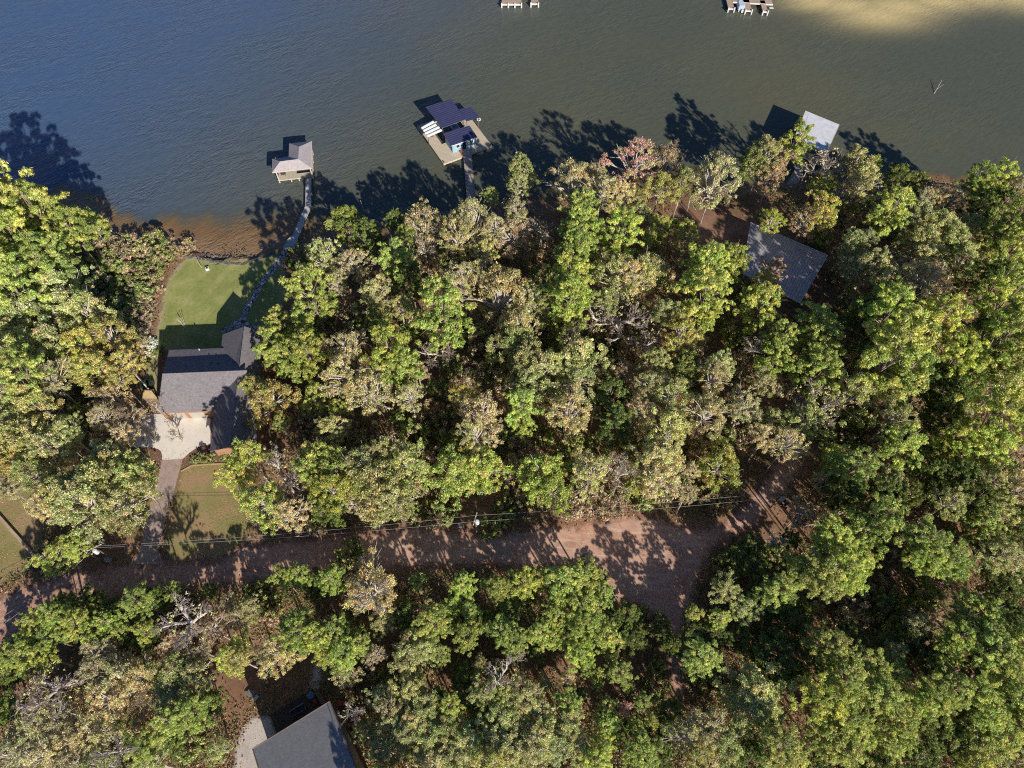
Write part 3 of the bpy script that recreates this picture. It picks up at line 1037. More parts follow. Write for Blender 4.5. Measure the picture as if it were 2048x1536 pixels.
# ---- floating dock with the blue cabin
def cabin_dock():
    z = .6
    bt, rt, lt = G(887.3, 328.2, z), G(984, 291.7, z), G(835.8, 250.9, z)
    x = (rt - bt)
    y = (lt - bt)
    W, L = x.length, y.length
    x.normalize()
    y = Vector((-x.y, x.x, 0)) if Vector((-x.y, x.x, 0)).dot(y) > 0 else Vector((x.y, -x.x, 0))
    P = lambda s, t, h=z: flat(bt + x * (s * W) + y * (t * L), h)
    root = thing('floating_dock', 'square plank dock with blue cabin and three dark metal roofs', 'dock', P(.5, .5, 0))
    M['navy_ribs'] = ribbed('navy_rib_roof', (.085, .09, .19), (.26, .27, .40), tuple(y[:2]), .62, .35, .42, .5, .55)
    d = MB()
    d.slab([P(0, 0), P(1, 0), P(1, .42), P(0, .42)], .4)
    d.slab([P(0, .4203), P(.2, .4203), P(.2, 1), P(0, 1)], .4)
    d.slab([P(.78, .4203), P(1, .4203), P(1, 1), P(.78, 1)], .4)
    d.slab([P(.2003, .95), P(.7797, .95), P(.7797, 1), P(.2003, 1)], .4)
    deck = d.build('deck', M['dock_wood'], root)
    fl = MB()
    for s, t in ((.02, .02), (.98, .02), (.02, .98), (.98, .98)):
        p = P(s, t, -1.2)
        fl.tube(p, flat(p, z + .5), .12)
    fl.build('mooring_pile', M['post_wood'], root)
    # big roof over the slip
    q = [G(850.8, 213.7, 4.6), G(903, 197.9, 4.6), G(931, 238.7, 4.3), G(883.7, 255.9, 4.3)]
    MB().slab(q, .12).build('slip_roof', M['navy_ribs'], root)
    for p in inset(q, .88):
        MB().tube(flat(p, -.6 if p == 0 else z - .3), flat(p, 4.3), .09).build('post', M['post_wood'], root)
    q2 = [G(918, 218, 3.5), G(941.7, 213.7, 3.5), G(959.6, 235, 3.3), G(932.4, 242.3, 3.3)]
    MB().slab(q2, .1).build('side_roof', M['navy_ribs'], root)
    for p in inset(q2, .86):
        MB().tube(flat(p, z - .3), flat(p, 3.35), .08).build('post', M['post_wood'], root)
    # cabin
    cq = [G(885.9, 266.6, 3.3), G(938.9, 250.9, 3.3), G(954.6, 273.8, 3.0), G(902.3, 291.7, 3.0)]
    cab = MB()
    base = inset(cq, .9)
    base = [flat(p, z) for p in base]
    wallbox(cab, base, z + .003, 2.92)
    w = cab.build('cabin_wall', M['blue_wall'], root)
    MB().slab(cq, .14).build('cabin_roof', M['navy_ribs'], root)
    g = MB()
    g.path([flat(cq[3], 2.9), flat(cq[2], 2.9)], .07)
    g.build('gutter', M['white_paint'], root)
    a, b = base[3], base[2]
    dr = MB()
    face_panel(dr, a, b, .43, .57, z + .01, z + 2.0, .05)
    dr.build('cabin_door', M['dark'], root)
    for s0 in (.14, .72):
        fr = MB()
        face_panel(fr, a, b, s0, s0 + .19, z + .95, z + 1.95, .05)
        o = fr.build('cabin_window', M['white_paint'], root)
        pn = MB()
        face_panel(pn, a, b, s0 + .03, s0 + .16, z + 1.08, z + 1.82, .08)
        pn.build('pane', M['glass'], o)
    # white slatted canopy at the left edge
    c = [G(840.8, 254.5, 2.7), G(864.4, 240.9, 2.7), G(885.9, 262.3, 2.7), G(855.8, 275.2, 2.7)]
    for k in range(4):
        s0, s1 = k / 4 + .012, (k + 1) / 4 - .035
        l0, l1 = lerp(c[0], c[3], s0), lerp(c[0], c[3], s1)
        r0, r1 = lerp(c[1], c[2], s0), lerp(c[1], c[2], s1)
        m = MB()
        for j in range(4):
            f0, f1 = j / 4, (j + 1) / 4
            h = lambda f: Vector((0, 0, .28 * math.sin(math.pi * f)))
            m.slab([lerp(l0, l1, f0) + h(f0), lerp(r0, r1, f0) + h(f0), lerp(r0, r1, f1) + h(f1), lerp(l0, l1, f1) + h(f1)], .05)
        m.build('canopy_panel', M['white_paint'], root)
    for p in inset(c, .92):
        MB().tube(flat(p, z - .3), flat(p, 2.65), .07).build('post', M['post_wood'], root)
    lad = MB()
    p = P(.0, .55, z)
    for s in (-.25, .25):
        lad.path([p + y * s + Vector((0, 0, -.9)), p + y * s + Vector((0, 0, .8))], .035)
    for k in range(4):
        lad.path([p + y * -.25 + Vector((0, 0, -.7 + .4 * k)), p + y * .25 + Vector((0, 0, -.7 + .4 * k))], .03)
    lad.build('ladder', M['grey_metal'], root)
    # boat in the slip
    bc = G(905, 249, .3)
    t = thing('motorboat', 'white motorboat moored under the large dark roof of the plank dock', 'boat', flat(bc, 0))
    hull = MB()
    o0 = bc
    prof = [(-2.6, .85), (-1.2, .98), (.3, .98), (1.6, .72), (2.7, .06)]
    top, bot = [], []
    for sgn in (1, -1):
        seq = prof if sgn == 1 else prof[::-1]
        for l, wd in seq:
            top.append(flat(o0 - x * l * .0 + y * l + x * wd * sgn, .75))
            bot.append(flat(o0 + y * l * .93 + x * wd * .7 * sgn, -.2))
    hull.prism(bot, top)
    hull.build('hull', M['hull'], t)
    MB().prism([flat(p, .754) for p in inset([o0 + y * -2.1 + x * -.7, o0 + y * -2.1 + x * .7, o0 + y * .8 + x * .75, o0 + y * .8 + x * -.75], 1)],
               [flat(p, .77) for p in inset([o0 + y * -2.1 + x * -.7, o0 + y * -2.1 + x * .7, o0 + y * .8 + x * .75, o0 + y * .8 + x * -.75], 1)]).build('cockpit', M['grey_metal'], t)
    MB().prism([flat(o0 + y * .3 + x * -.7, .775), flat(o0 + y * .3 + x * .7, .775), flat(o0 + y * .6 + x * .6, .775), flat(o0 + y * .6 + x * -.6, .775)],
               [flat(o0 + y * .05 + x * -.6, 1.25), flat(o0 + y * .05 + x * .6, 1.25), flat(o0 + y * .12 + x * .6, 1.25), flat(o0 + y * .12 + x * -.6, 1.25)]).build('windshield', M['glass'], t)
    MB().box(flat(o0 + y * -2.85, .35), .5, .55, .8, math.atan2(x.y, x.x)).build('outboard_motor', M['white_paint'], t)
    # white ring buoy by the right edge
    p = G(957.5, 238.7, 1.0)
    rb = MB()
    pts = [p + x * (.42 * math.cos(k * math.pi / 8)) + y * (.42 * math.sin(k * math.pi / 8)) for k in range(17)]
    rb.path(pts, .15, 8)
    solo(rb, 'ring_buoy', M['white_paint'], 'white ring buoy hung beside the small right roof of the dock', 'ring buoy', p)
    p = G(922, 305, z)
    solo(MB().box(p, .5, .45, .5, .4), 'storage_box', M['red_paint'], 'small dark red box beside the blue cabin door', 'box', p)
    # furniture on the left arm
    p = G(865, 275, z)
    t = thing('folding_chair', 'brown folding chair on the planks below the white slatted canopy', 'chair', p)
    MB().box(p + Vector((0, 0, .42)), .55, .5, .05, .5).build('seat', M['post_wood'], t)
    MB().box(p + Vector((.1, .25, .47)), .55, .06, .5, .5).build('backrest', M['post_wood'], t)
    for dx, dy in ((-.2, -.2), (.2, -.2), (.2, .2), (-.2, .2)):
        MB().tube(p + Vector((dx, dy, 0)), p + Vector((dx, dy, .42)), .025).build('leg', M['post_wood'], t)


cabin_dock()
ribbon('dock_walkway', M['pale_wood'], 'straight plank walkway running from wooded shore to the blue cabin dock',
       [(926.5, 302), (929.5, 340), (933, 386), (939, 452)], [(942, 298.5), (945.5, 340), (949.6, 386), (957, 452)], .8)


# ---- white-roofed boat dock on the right
def white_dock():
    q = [G(1611, 221.4, 5.0), G(1679, 249.3, 5.0), G(1653, 307, 5.0), G(1588, 276, 5.0)]
    M['white_ribs'] = ribbed('white_rib_roof', (.88, .88, .88), (.74, .74, .76), tuple((q[1] - q[0]).normalized()[:2]), .6, 0, .5, .4, .25)
    c = sum(q, Vector()) / 4
    root = thing('boat_dock', 'open boat dock with flat white metal roof at the right shore', 'boat dock', flat(c, 0))
    MB().slab(q, .15).build('roof', M['white_ribs'], root)
    f = MB()
    f.path([p - Vector((0, 0, .03)) for p in q + q[:1]], .06)
    f.build('fascia', M['fresh_wood'], root)
    i = [flat(p, .9) for p in inset(q, .93)]
    d = MB()
    d.slab([i[3], i[2], lerp(i[2], i[1], .25), lerp(i[3], i[0], .25)], .2)
    d.slab([lerp(i[3], i[0], .253), lerp(i[3], i[0], .253) + (i[2] - i[3]) * .14, i[0] + (i[1] - i[0]) * .14, i[0]], .2)
    d.slab([lerp(i[2], i[1], .253) - (i[2] - i[3]) * .14, lerp(i[2], i[1], .253), i[1], i[1] - (i[1] - i[0]) * .14], .2)
    d.build('deck', M['pale_wood'], root)
    for a, b in ((i[0], i[3]), (i[1], i[2])):
        for s in (0, .33, .66, 1):
            p = lerp(a, b, s)
            MB().tube(flat(p, -1.5), flat(p, 4.85), .11).build('post', M['post_wood'], root)


white_dock()
ribbon('dock_walkway', M['pale_wood'], 'short plank walkway under trees leading to the white-roofed boat dock',
       [(1598, 322), (1583, 352), (1560, 390)], [(1612, 328), (1599, 358), (1578, 396)], .95)


# ---- piers of the far shore along the top edge
def far_piers():
    t = thing('pier', 'pale plank pier with white posts at top edge, left of the two', 'pier', flat(G(1030, 2, 0), 0))
    z = 1.0
    for (u0, u1, v) in ((1003.5, 1043, 8), (1062, 1077, 7)):
        a, b = G(u0, v, z), G(u1, v, z)
        m = MB()
        m.slab([a, b, b + Vector((0, 12, 0)), a + Vector((0, 12, 0))], .3)
        m.build('deck', M['fresh_wood'], t)
        f = MB()
        face_panel(f, a, b, 0, 1, z - .42, z + .03, .06)
        f.build('fascia', M['white_paint'], t)
        for k in range(4 if u1 - u0 > 20 else 2):
            p = lerp(a, b, k / (3 if u1 - u0 > 20 else 1)) + Vector((0, -.15, 0))
            MB().box(flat(p, -1.2), .35, .3, z + 1.6).build('post', M['white_paint'], t)
    a, b = G(1043, 1, z), G(1062, 1, z)
    MB().slab([a + Vector((0, 4, 0)), b + Vector((0, 4, 0)), b + Vector((0, 12, 0)), a + Vector((0, 12, 0))], .3).build('cross_deck', M['fresh_wood'], t)
    t = thing('pier', 'bare plank pier with two boat slips at top edge, right of the two', 'pier', flat(G(1500, 2, 0), 0))
    for (u0, u1, v) in ((1457, 1469, 17), (1491, 1504, 21), (1526, 1536, 23)):
        a, b = G(u0, v, z), G(u1, v, z)
        m = MB()
        m.slab([a, b, b + Vector((0, 5.2, 0)), a + Vector((0, 5.2, 0))], .3)
        m.build('deck', M['fresh_wood'], t)
        f = MB()
        face_panel(f, a, b, 0, 1, z - .4, z + .03, .06)
        f.build('fascia', M['white_paint'], t)
        for k in (0, 1):
            p = lerp(a, b, k) + Vector((0, -.15, 0))
            MB().box(flat(p, -1.2), .3, .3, z + 1.6).build('post', M['white_paint'], t)
    a, b = G(1466, 4, z), G(1546, 9, z)
    MB().slab([a, b, b + Vector((0, 14, 0)), a + Vector((0, 14, 0))], .29).build('cross_deck', M['fresh_wood'], t)
    f = MB()
    face_panel(f, a, b, 0, 1, z - .3, z + .1, .06)
    f.build('edge_board', M['white_paint'], t)
    lad = MB()
    p = G(1540, 15, z)
    for s in (0, .5):
        lad.path([p + Vector((0, s, -.3)), p + Vector((1.1, s, -.3))], .07)
    lad.build('ladder', M['white_paint'], t)
    # boat under a pale cover
    c = G(1481, 13, .3)
    t = thing('covered_boat', 'boat under a pale blue cover in the left slip of the top-right pier', 'boat', flat(c, 0))
    prof = [(-2.1, 1.05), (-1.2, 1.15), (.6, 1.15), (1.9, .95), (2.6, .4)]
    top, bot = [], []
    for sgn in (1, -1):
        for l, wd in (prof if sgn == 1 else prof[::-1]):
            top.append(flat(c + Vector((wd * sgn, l, 0)), .8))
            bot.append(flat(c + Vector((wd * .75 * sgn, l * .94, 0)), -.2))
    MB().prism(bot, top).build('hull', M['hull'], t)
    MB().prism([p + Vector((0, 0, .003)) for p in inset(top, 1.01)], [p + Vector((0, 0, .45)) for p in inset(top, .6)]).build('cover', M['tarp'], t)
    MB().box(flat(c + Vector((0, -2.5, 0)), .2), .5, .5, .8).build('outboard_motor', M['white_paint'], t)


far_piers()


# ---- utility poles and wires
def pole(u, v, h, label, yaw, arm=True, blue=False):
    b = G(u, v)
    t = thing('utility_pole', label, 'utility pole', b, 'utility poles along the dirt road')
    top = b + Vector((0, 0, h))
    MB().tube(b, top, .16, .11, 10).build('pole', M['post_wood'], t)
    d = Vector((math.cos(yaw), math.sin(yaw), 0))
    MB().box(top - Vector((0, 0, .45)), 2.3, .12, .14, yaw).build('crossarm', M['fresh_wood'], t)
    for s in (-1, -.4, .4, 1):
        p = top - Vector((0, 0, .31)) + d * s
        MB().tube(p, p + Vector((0, 0, .22)), .07, .04, 8).build('insulator', M['white_paint'], t)
    n = Vector((-d.y, d.x, 0))
    p = top - Vector((0, 0, 1.6)) - n * .38 - d * .2
    c = MB()
    c.tube(p, p + Vector((0, 0, 1.0)), .36, .36, 14).tube(p + Vector((0, 0, 1.0)), p + Vector((0, 0, 1.15)), .36, .2, 14)
    c.build('transformer', M['tarp'] if blue else M['white_paint'], t)
    return top - Vector((0, 0, .1)), d


PL = pole(231, 1120, 7.4, 'tall pole with white transformer beside the foot of the driveway', R(30))
PC = pole(954, 1066, 7.6, 'pole with white transformer above the middle of the dirt road', R(75))
PR = pole(1541, 1016, 6.6, 'pole with pale blue transformer beside the forked track on the right', R(60), blue=True)


def wire(p, q, sag, label, mat):
    pts = []
    for k in range(25):
        s = k / 24
        pts.append(lerp(p, q, s) - Vector((0, 0, sag * 4 * s * (1 - s))))
    solo(MB().path(pts, .019, 5), 'power_line', M[mat], label, 'power line', p, 'power lines along the dirt road')


for s, nm in ((-.55, 'lower'), (.55, 'upper')):
    wire(PC[0] + PC[1] * s, PR[0] + PR[1] * s, .9, '%s of two overhead wires from the middle pole to the right pole' % nm, 'wire')
    wire(PL[0] + PL[1] * s * .5, PC[0] + PC[1] * s, 1.4, '%s of two overhead wires from the driveway pole to the middle pole' % nm, 'wire')
    e = G(-60, 1284 + s * 18, 7.5)
    wire(PL[0] + PL[1] * s, e, 1.2, '%s of two overhead wires leaving the driveway pole to lower left' % nm, 'wire')

for u, v, s, lab in ((218, 1121, .8, 'white utility box at the roadside near the driveway foot'), (921, 1052, .75, 'pale utility box in shade left of the middle pole')):
    p = G(u, v)
    t = thing('utility_box', lab, 'utility box', p)
    MB().box(p, s * 1.1, s * .8, .7).build('cabinet', M['white_paint'], t)
    MB().prism([p + Vector(q) for q in ((-s * .6, -s * .45, .703), (s * .6, -s * .45, .703), (s * .6, s * .45, .703), (-s * .6, s * .45, .703))],
               [p + Vector(q) for q in ((-s * .5, -s * .35, .82), (s * .5, -s * .35, .82), (s * .5, s * .35, .82), (-s * .5, s * .35, .82))]).build('lid', M['grey_metal'], t)

# trail bike / quad parked below the right pole
def quad_bike():
    p = G(1570, 1010)
    t = thing('quad_bike', 'small dark quad bike parked in leaf litter below the right pole', 'quad bike', p)
    MB().box(p + Vector((0, 0, .45)), 1.3, .45, .3, .8).build('body', M['grey_metal'], t)
    MB().box(p + Vector((-.1, -.1, .75)), .7, .32, .12, .8).build('seat', M['black_metal'], t)
    d, n = Vector((math.cos(.8), math.sin(.8), 0)), Vector((-math.sin(.8), math.cos(.8), 0))
    for a in (-.55, .55):
        for b in (-.45, .45):
            c = p + d * a + n * b + Vector((0, 0, .28))
            MB().tube(c - n * .12, c + n * .12, .28, .28, 14).build('wheel', M['black_metal'], t)
    MB().path([p + d * .4 - n * .4 + Vector((0, 0, 1.0)), p + d * .4 + n * .4 + Vector((0, 0, 1.0))], .03).build('handlebar', M['white_paint'], t)


quad_bike()

# ---- sea wall, lawn things, kerb, stumps, snags
def seawall():
    px = [(366, 509), (378, 514), (392, 513), (402, 517), (415, 519), (428, 522), (442, 523), (456, 526), (470, 528), (486, 526), (500, 523), (512, 517), (524, 516), (532, 512), (542, 508), (552, 503)]
    pts = [G(u, v + (1.6 if i % 2 else -1.2), GZ + .12) for i, (u, v) in enumerate(px)]
    fine = []
    for a, b in zip(pts, pts[1:]):
        for k in range(4):
            fine.append(lerp(a, b, k / 4) + Vector((rng.uniform(-.12, .12), rng.uniform(-.12, .12), rng.uniform(-.08, .08))))
    m = MB()
    for a, b in zip(fine, fine[1:]):
        d = (b - a).normalized()
        n = Vector((-d.y, d.x, 0)) * .28
        m.prism([flat(a - n, -.9), flat(b - n, -.9), flat(b + n, -.9), flat(a + n, -.9)], [a - n, b - n, b + n, a + n])
    solo(m, 'seawall', M['rock'], 'dark wavy stone seawall between the lawn and the lake', 'seawall', flat(pts[8], GZ))
    # boulders along its foot
    for k in range(16):
        u = 408 + k * 8.6 + rng.uniform(-2, 2)
        p = G(u, 514 + 4 * math.sin((u - 400) / 160 * 3.1) - rng.uniform(1, 6), .1)
        r = rng.uniform(.35, .7)
        mb = MB()
        ring = [p + Vector((r * math.cos(a) * rng.uniform(.75, 1.2), r * math.sin(a) * rng.uniform(.75, 1.2), 0)) for a in np.linspace(0, 2 * math.pi, 7)[:-1]]
        mb.prism([q - Vector((0, 0, .5)) for q in ring], [lerp(p, q, .7) + Vector((0, 0, r * .6)) for q in ring])
        solo(mb, 'boulder', M['rock'], 'dark boulder lying at the foot of the stone seawall', 'boulder', p, 'boulders along the seawall foot')


seawall()
p = G(415.6, 539)
t = thing('lantern_box', 'small white box with a dark top in tree shade on lakeside lawn', 'box', p)
MB().box(p, .75, .65, .55, .3).build('body', M['white_paint'], t)
MB().box(p + Vector((0, 0, .553)), .4, .35, .05, .3).build('lid', M['black_metal'], t)
p = G(404, 536)
solo(MB().tube(p, p + Vector((-.35, .3, 2.2)), .07, .06), 'garden_post', M['fresh_wood'], 'leaning pale post on lakeside lawn near the seawall', 'post', p)


def stem_shrub(u, v, h, label):
    p = G(u, v)
    t = thing('shrub', label, 'shrub', p)
    for k in range(6):
        a = rng.uniform(0, 6.28)
        q = p + Vector((.6 * math.cos(a), .5 * math.sin(a) + .2, h * rng.uniform(.6, 1)))
        MB().path([p + Vector((.15 * math.cos(a), .15 * math.sin(a), 0)), lerp(p, q, .5) + Vector((.1, 0, .1)), q], .035).build('stem', M['pale_bark'], t)


stem_shrub(369, 652, 2.4, 'bare pale multi-stem shrub on lawn at the house shadow edge')

# concrete kerb of the neighbour's yard
m = MB()
pts = [G(u, v) for u, v in ((-40, 985), (0, 1033), (30, 1067), (58, 1098), (78, 1121))]
for a, b in zip(pts, pts[1:]):
    d = (b - a).normalized()
    n = Vector((-d.y, d.x, 0)) * .22
    m.prism([a - n, b - n, b + n, a + n], [x + Vector((0, 0, .5)) for x in (a - n, b - n, b + n, a + n)])
solo(m, 'garden_wall', M['fresh_wood'], 'low straight tan garden wall crossing the left neighbour yard', 'garden wall', pts[1])
m = MB()
pts = [G(u, v) for u, v in ((362, 943), (384, 931), (430, 928), (455, 927), (480, 926))]
for a, b in zip(pts, pts[1:]):
    d = (b - a).normalized()
    n = Vector((-d.y, d.x, 0)) * .1
    m.prism([a - n, b - n, b + n, a + n], [x + Vector((0, 0, .16)) for x in (a - n, b - n, b + n, a + n)])
solo(m, 'garden_edging', M['tan_roof'], 'tan timber edging between the front lawn and mulch bed', 'edging', pts[1])
# dock-side lamp post in front of the tan trees, snags in the water
p = G(1312, 330, 0)
t = thing('lamp_post', 'thin white lamp post rising from the water behind a red-pink tree', 'lamp post', p)
MB().tube(flat(p, -1), flat(p, 6.2), .08, .06).build('post', M['white_paint'], t)
MB().box(flat(p, 6.2) + Vector((.2, 0, 0)), .7, .35, .2).build('lamp_head', M['white_paint'], t)


def snag(u0, v0, u1, v1, h, r, label, fork=False):
    b = G(u0, v0, 0)
    e = G(u1, v1, h)
    m = MB()
    m.tube(flat(b, -.6), e, r, r * .45, 7)
    if fork:
        m.tube(lerp(b, e, .45), lerp(b, e, .8) + Vector((.9, -.4, .1)), r * .55, r * .2, 6)
    solo(m, 'snag', M['pale_bark'], label, 'dead branch', flat(b, 0))


snag(1865, 193, 1884, 160, 1.6, .09, 'pale forked dead branch poking from open water at upper right', True)
snag(728.6, 424, 721, 401, 1.3, .1, 'short white dead branch poking from shaded water between the walkways')
snag(790, 415, 789, 402, .9, .07, 'tiny dark stub in shaded water below the blue cabin dock')

LOGS = [(1600, 1052, 1648, 1046, .2, 'short pale fallen log in dark brush below the right pole'),
        (1770, 1148, 1832, 1108, .16, 'dark fallen log tangled in branches among the right pines'),
        (1960, 1185, 2060, 1160, .26, 'long pale-edged fallen log at the right edge of the woods'),
        (1800, 1046, 1905, 1018, .12, 'thin fallen trunk lying across the dark hollow on the right'),
        (1938, 1058, 2030, 1005, .12, 'thin slanting fallen trunk near the right edge above the long log'),
        (1804, 936, 1856, 935, .12, 'thin horizontal fallen trunk in the dark gap right of track'),
        (1640, 1210, 1700, 1182, .12, 'slim grey fallen trunk below the right-hand bright pines'),
        (395, 1372, 436, 1430, .14, 'dark fallen log beside the shaded yard of the bottom house')]
for u0, v0, u1, v1, r, lab in LOGS:
    a, b = G(u0, v0, GZ + .3), G(u1, v1, GZ + .7)
    t = thing('fallen_log', lab, 'log', flat(a, GZ))
    MB().tube(a, b, r, r * .7, 8).build('trunk', M['dead_wood'], t, True)
    for k in range(4):
        s = rng.uniform(.4, .95)
        q = lerp(a, b, s)
        MB().tube(q, q + Vector((rng.uniform(-.9, .9), rng.uniform(-.9, .9), rng.uniform(.1, .9))), r * .35, r * .15, 5).build('branch', M['dead_wood'], t)
# grey boulder under the lawn-side tree, low stone by the road
for u, v, r, lab in ((513, 1040, 1.3, 'large blue-grey boulder under the yellow-green trees by the road'), (1216, 1048, .5, 'small pale rock at the road edge left of turnaround')):
    p = G(u, v)
    m = MB()
    ring = [p + Vector((r * math.cos(a) * rng.uniform(.85, 1.15), .75 * r * math.sin(a) * rng.uniform(.85, 1.15), 0)) for a in np.linspace(0, 2 * math.pi, 10)[:-1]]
    m.prism([q - Vector((0, 0, .1)) for q in ring], [lerp(p, q, .93) + Vector((0, 0, r * .35)) for q in ring])
    m.prism([lerp(p, q, .93) + Vector((0, 0, r * .352)) for q in ring], [lerp(p, q, .5) + Vector((0, 0, r * .62)) for q in ring])
    solo(m, 'boulder', M['rock'], lab, 'boulder', p)

# ------------------------------------------------------------------ trees
PAL = {
    'pine': [(.50, .54, .135), (.59, .60, .165), (.38, .46, .11), (.45, .53, .14)],
    'dark_pine': [(.24, .29, .07), (.30, .34, .08), (.18, .235, .055)],
    'oak': [(.52, .51, .21), (.43, .46, .17), (.60, .56, .28), (.32, .36, .13), (.47, .50, .18)],
    'gold': [(.62, .50, .17), (.54, .48, .15), (.42, .44, .13), (.60, .44, .17)],
    'tan': [(.70, .57, .31), (.62, .54, .28), (.50, .48, .22), (.74, .62, .39), (.46, .48, .18), (.64, .48, .25)],
    'russet': [(.54, .36, .21), (.50, .38, .23), (.42, .31, .18), (.60, .43, .28)],
    'lime': [(.50, .54, .125), (.42, .49, .11), (.60, .57, .15), (.31, .39, .09)],
    'pink': [(.64, .30, .27), (.70, .40, .35), (.60, .42, .27)],
    'brush': [(.56, .42, .32), (.62, .49, .38), (.42, .40, .17), (.50, .35, .25)],
    'bush': [(0.28, 0.35, 0.096), (0.38, 0.42, 0.128), (0.19, 0.26, 0.070), (0.44, 0.41, 0.154)],
    'white': [(.8, .78, .72), (.72, .70, .62), (.6, .62, .5)],
}


ALT = {'oak': 'tan', 'tan': 'oak', 'gold': 'lime', 'russet': 'tan', 'lime': 'gold', 'pink': 'tan', 'bush': 'brush', 'brush': 'bush'}


def unit(a):
    return a / (np.linalg.norm(a, axis=-1, keepdims=True) + 1e-9)


def sphere(n):
    return unit(rng.normal(size=(n, 3)))


def quads(c, nrm, size, aspect=1.5):
    n = len(c)
    t = unit(np.cross(nrm, rng.normal(size=(n, 3))))
    b = np.cross(nrm, t)
    s = (size * rng.uniform(.6, 1.35, n))[:, None]
    t, b = t * s * aspect, b * s
    return np.stack([c - t, c - b * .9, c + t, c + b * .9], 1)     # leaf-shaped lozenge


def lobed(n, zlo, zhi, prof, lobes=.25, fill=.45):
    """clump centres through an uneven crown volume, denser toward the outside"""
    ph = rng.uniform(0, 6.28, 4)
    z = rng.uniform(zlo, zhi, n)
    a = rng.uniform(0, 6.28, n)
    rad = 1 + lobes * (np.sin(2 * a + ph[0]) * .5 + np.sin(3 * a + ph[1]) * .6 + np.sin(5 * a + ph[2]) * .5 + .4 * np.sin(4 * z + ph[3]))
    rho = prof(z) * rad * (fill + (1 - fill) * np.sqrt(rng.uniform(0, 1, n)))
    return np.stack([rho * np.cos(a), rho * np.sin(a), z], 1)


def crown(kind, n, rc, per, size, zlo, zhi, prof, lobes=.25, fill=.45, shell=.5, up=.3, flatz=.75, outw=.8, rnd=.8, aspect=1.5):
    C = lobed(n, zlo, zhi, prof, lobes, fill)
    rcl = rng.uniform(rc[0], rc[1], n)
    pal = np.array(PAL[kind])
    hue = pal[rng.integers(0, len(pal), n)]
    alt = np.array(PAL[ALT.get(kind, kind)])
    sw = rng.uniform(0, 1, n) < .2
    hue[sw] = alt[rng.integers(0, len(alt), sw.sum())]
    mixw = rng.uniform(.3, 1, (n, 1))
    hue = hue * mixw + pal.mean(0) * (1 - mixw)
    hue = hue * rng.uniform(.78, 1.2, (n, 1))
    cnt = np.maximum(6, (per * (rcl / np.mean(rc)) ** 2).astype(int))
    idx = np.repeat(np.arange(n), cnt)
    m = len(idx)
    d = sphere(m)
    rr = (shell + (1 - shell) * rng.uniform(0, 1, m)) * rcl[idx]
    pos = C[idx] + d * rr[:, None] * np.array([1, 1, flatz])
    nrm = unit(d * outw + sphere(m) * rnd + np.array([0, 0, up]))
    col = hue[idx] * rng.uniform(.7, 1.28, (m, 1))
    col = speck(col, m)
    return quads(pos, nrm, size, aspect), np.clip(col, .01, .9), C


def speck(col, m, frac=.12):
    col = col + rng.normal(0, .015, (m, 3))
    s = rng.uniform(0, 1, m)
    col[s < frac] = col[s < frac] * 1.35 + .05  # sun glints painted as brighter, paler leaves
    col[s > .74] *= .45  # shade within the crown painted as much darker leaves
    return np.clip(col, .015, .85)


def limbs(C, n, base, r0=.035, fork=True):
    segs = []
    pick = C[rng.choice(len(C), min(n, len(C)), replace=False)]
    for p in pick:
        b = np.array([0, 0, base + rng.uniform(0, max(.05, p[2] - base) * .6)])
        mid = b + (p - b) * .5 + rng.normal(0, .05, 3) + np.array([0, 0, .04])
        segs += [(*b, *mid, r0, r0 * .6), (*mid, *p, r0 * .6, r0 * .2)]
        for _ in range(2):
            q = mid + (p - mid) * rng.uniform(.2, .7)
            e = q + (p - b) * .25 + rng.normal(0, .12, 3)
            segs.append((*q, *e, r0 * .35, r0 * .12))
    return segs


def bare_tree(depth=5, spread=.55, upb=.25, r0=.04, kids=(3, 4), first=5, l0=.42, minr=.0045):
    segs = []

    def grow(p, d, l, r, k):
        e = p + d * l
        mid = p + d * l * .5 + rng.normal(0, l * .06, 3)
        segs.append((*p, *mid, r, r * .85))
        segs.append((*mid, *e, r * .85, r * .7))
        if k == 0:
            return
        for _ in range(rng.integers(kids[0], kids[1] + 1)):
            nd = unit(d + rng.normal(0, spread, 3) + np.array([0, 0, upb]))
            s = rng.uniform(.35, 1.0)
            grow(p + (e - p) * s, nd, l * rng.uniform(.58, .78), max(minr, r * .58), k - 1)

    for k in range(first):
        a = k * 6.28 / first + rng.uniform(-.4, .4)
        d = unit(np.array([math.cos(a) * .8, math.sin(a) * .8, rng.uniform(.5, 1.1)]))
        grow(np.array([0, 0, -.75 + rng.uniform(0, .4)]), d, l0, r0, depth - 1)
    S = np.array(segs)
    s = np.percentile(np.linalg.norm(S[:, :2], axis=1), 97)
    S[:, :2] /= s
    S[:, 3:5] /= s
    return S


sq = lambda a: np.sqrt(np.clip(a, .03, None))
P_pine = lambda z: sq(1 - ((z + .1) / 1.15) ** 2) * .86
P_dome = lambda z: sq(1 - ((z + .2) / 1.0) ** 2) * .92
P_low = lambda z: sq(1 - (z / 1.0) ** 2) * .95
PROTO = {}


def proto(kind, crown_me, branch_me):
    PROTO.setdefault(kind, []).append((crown_me, branch_me))


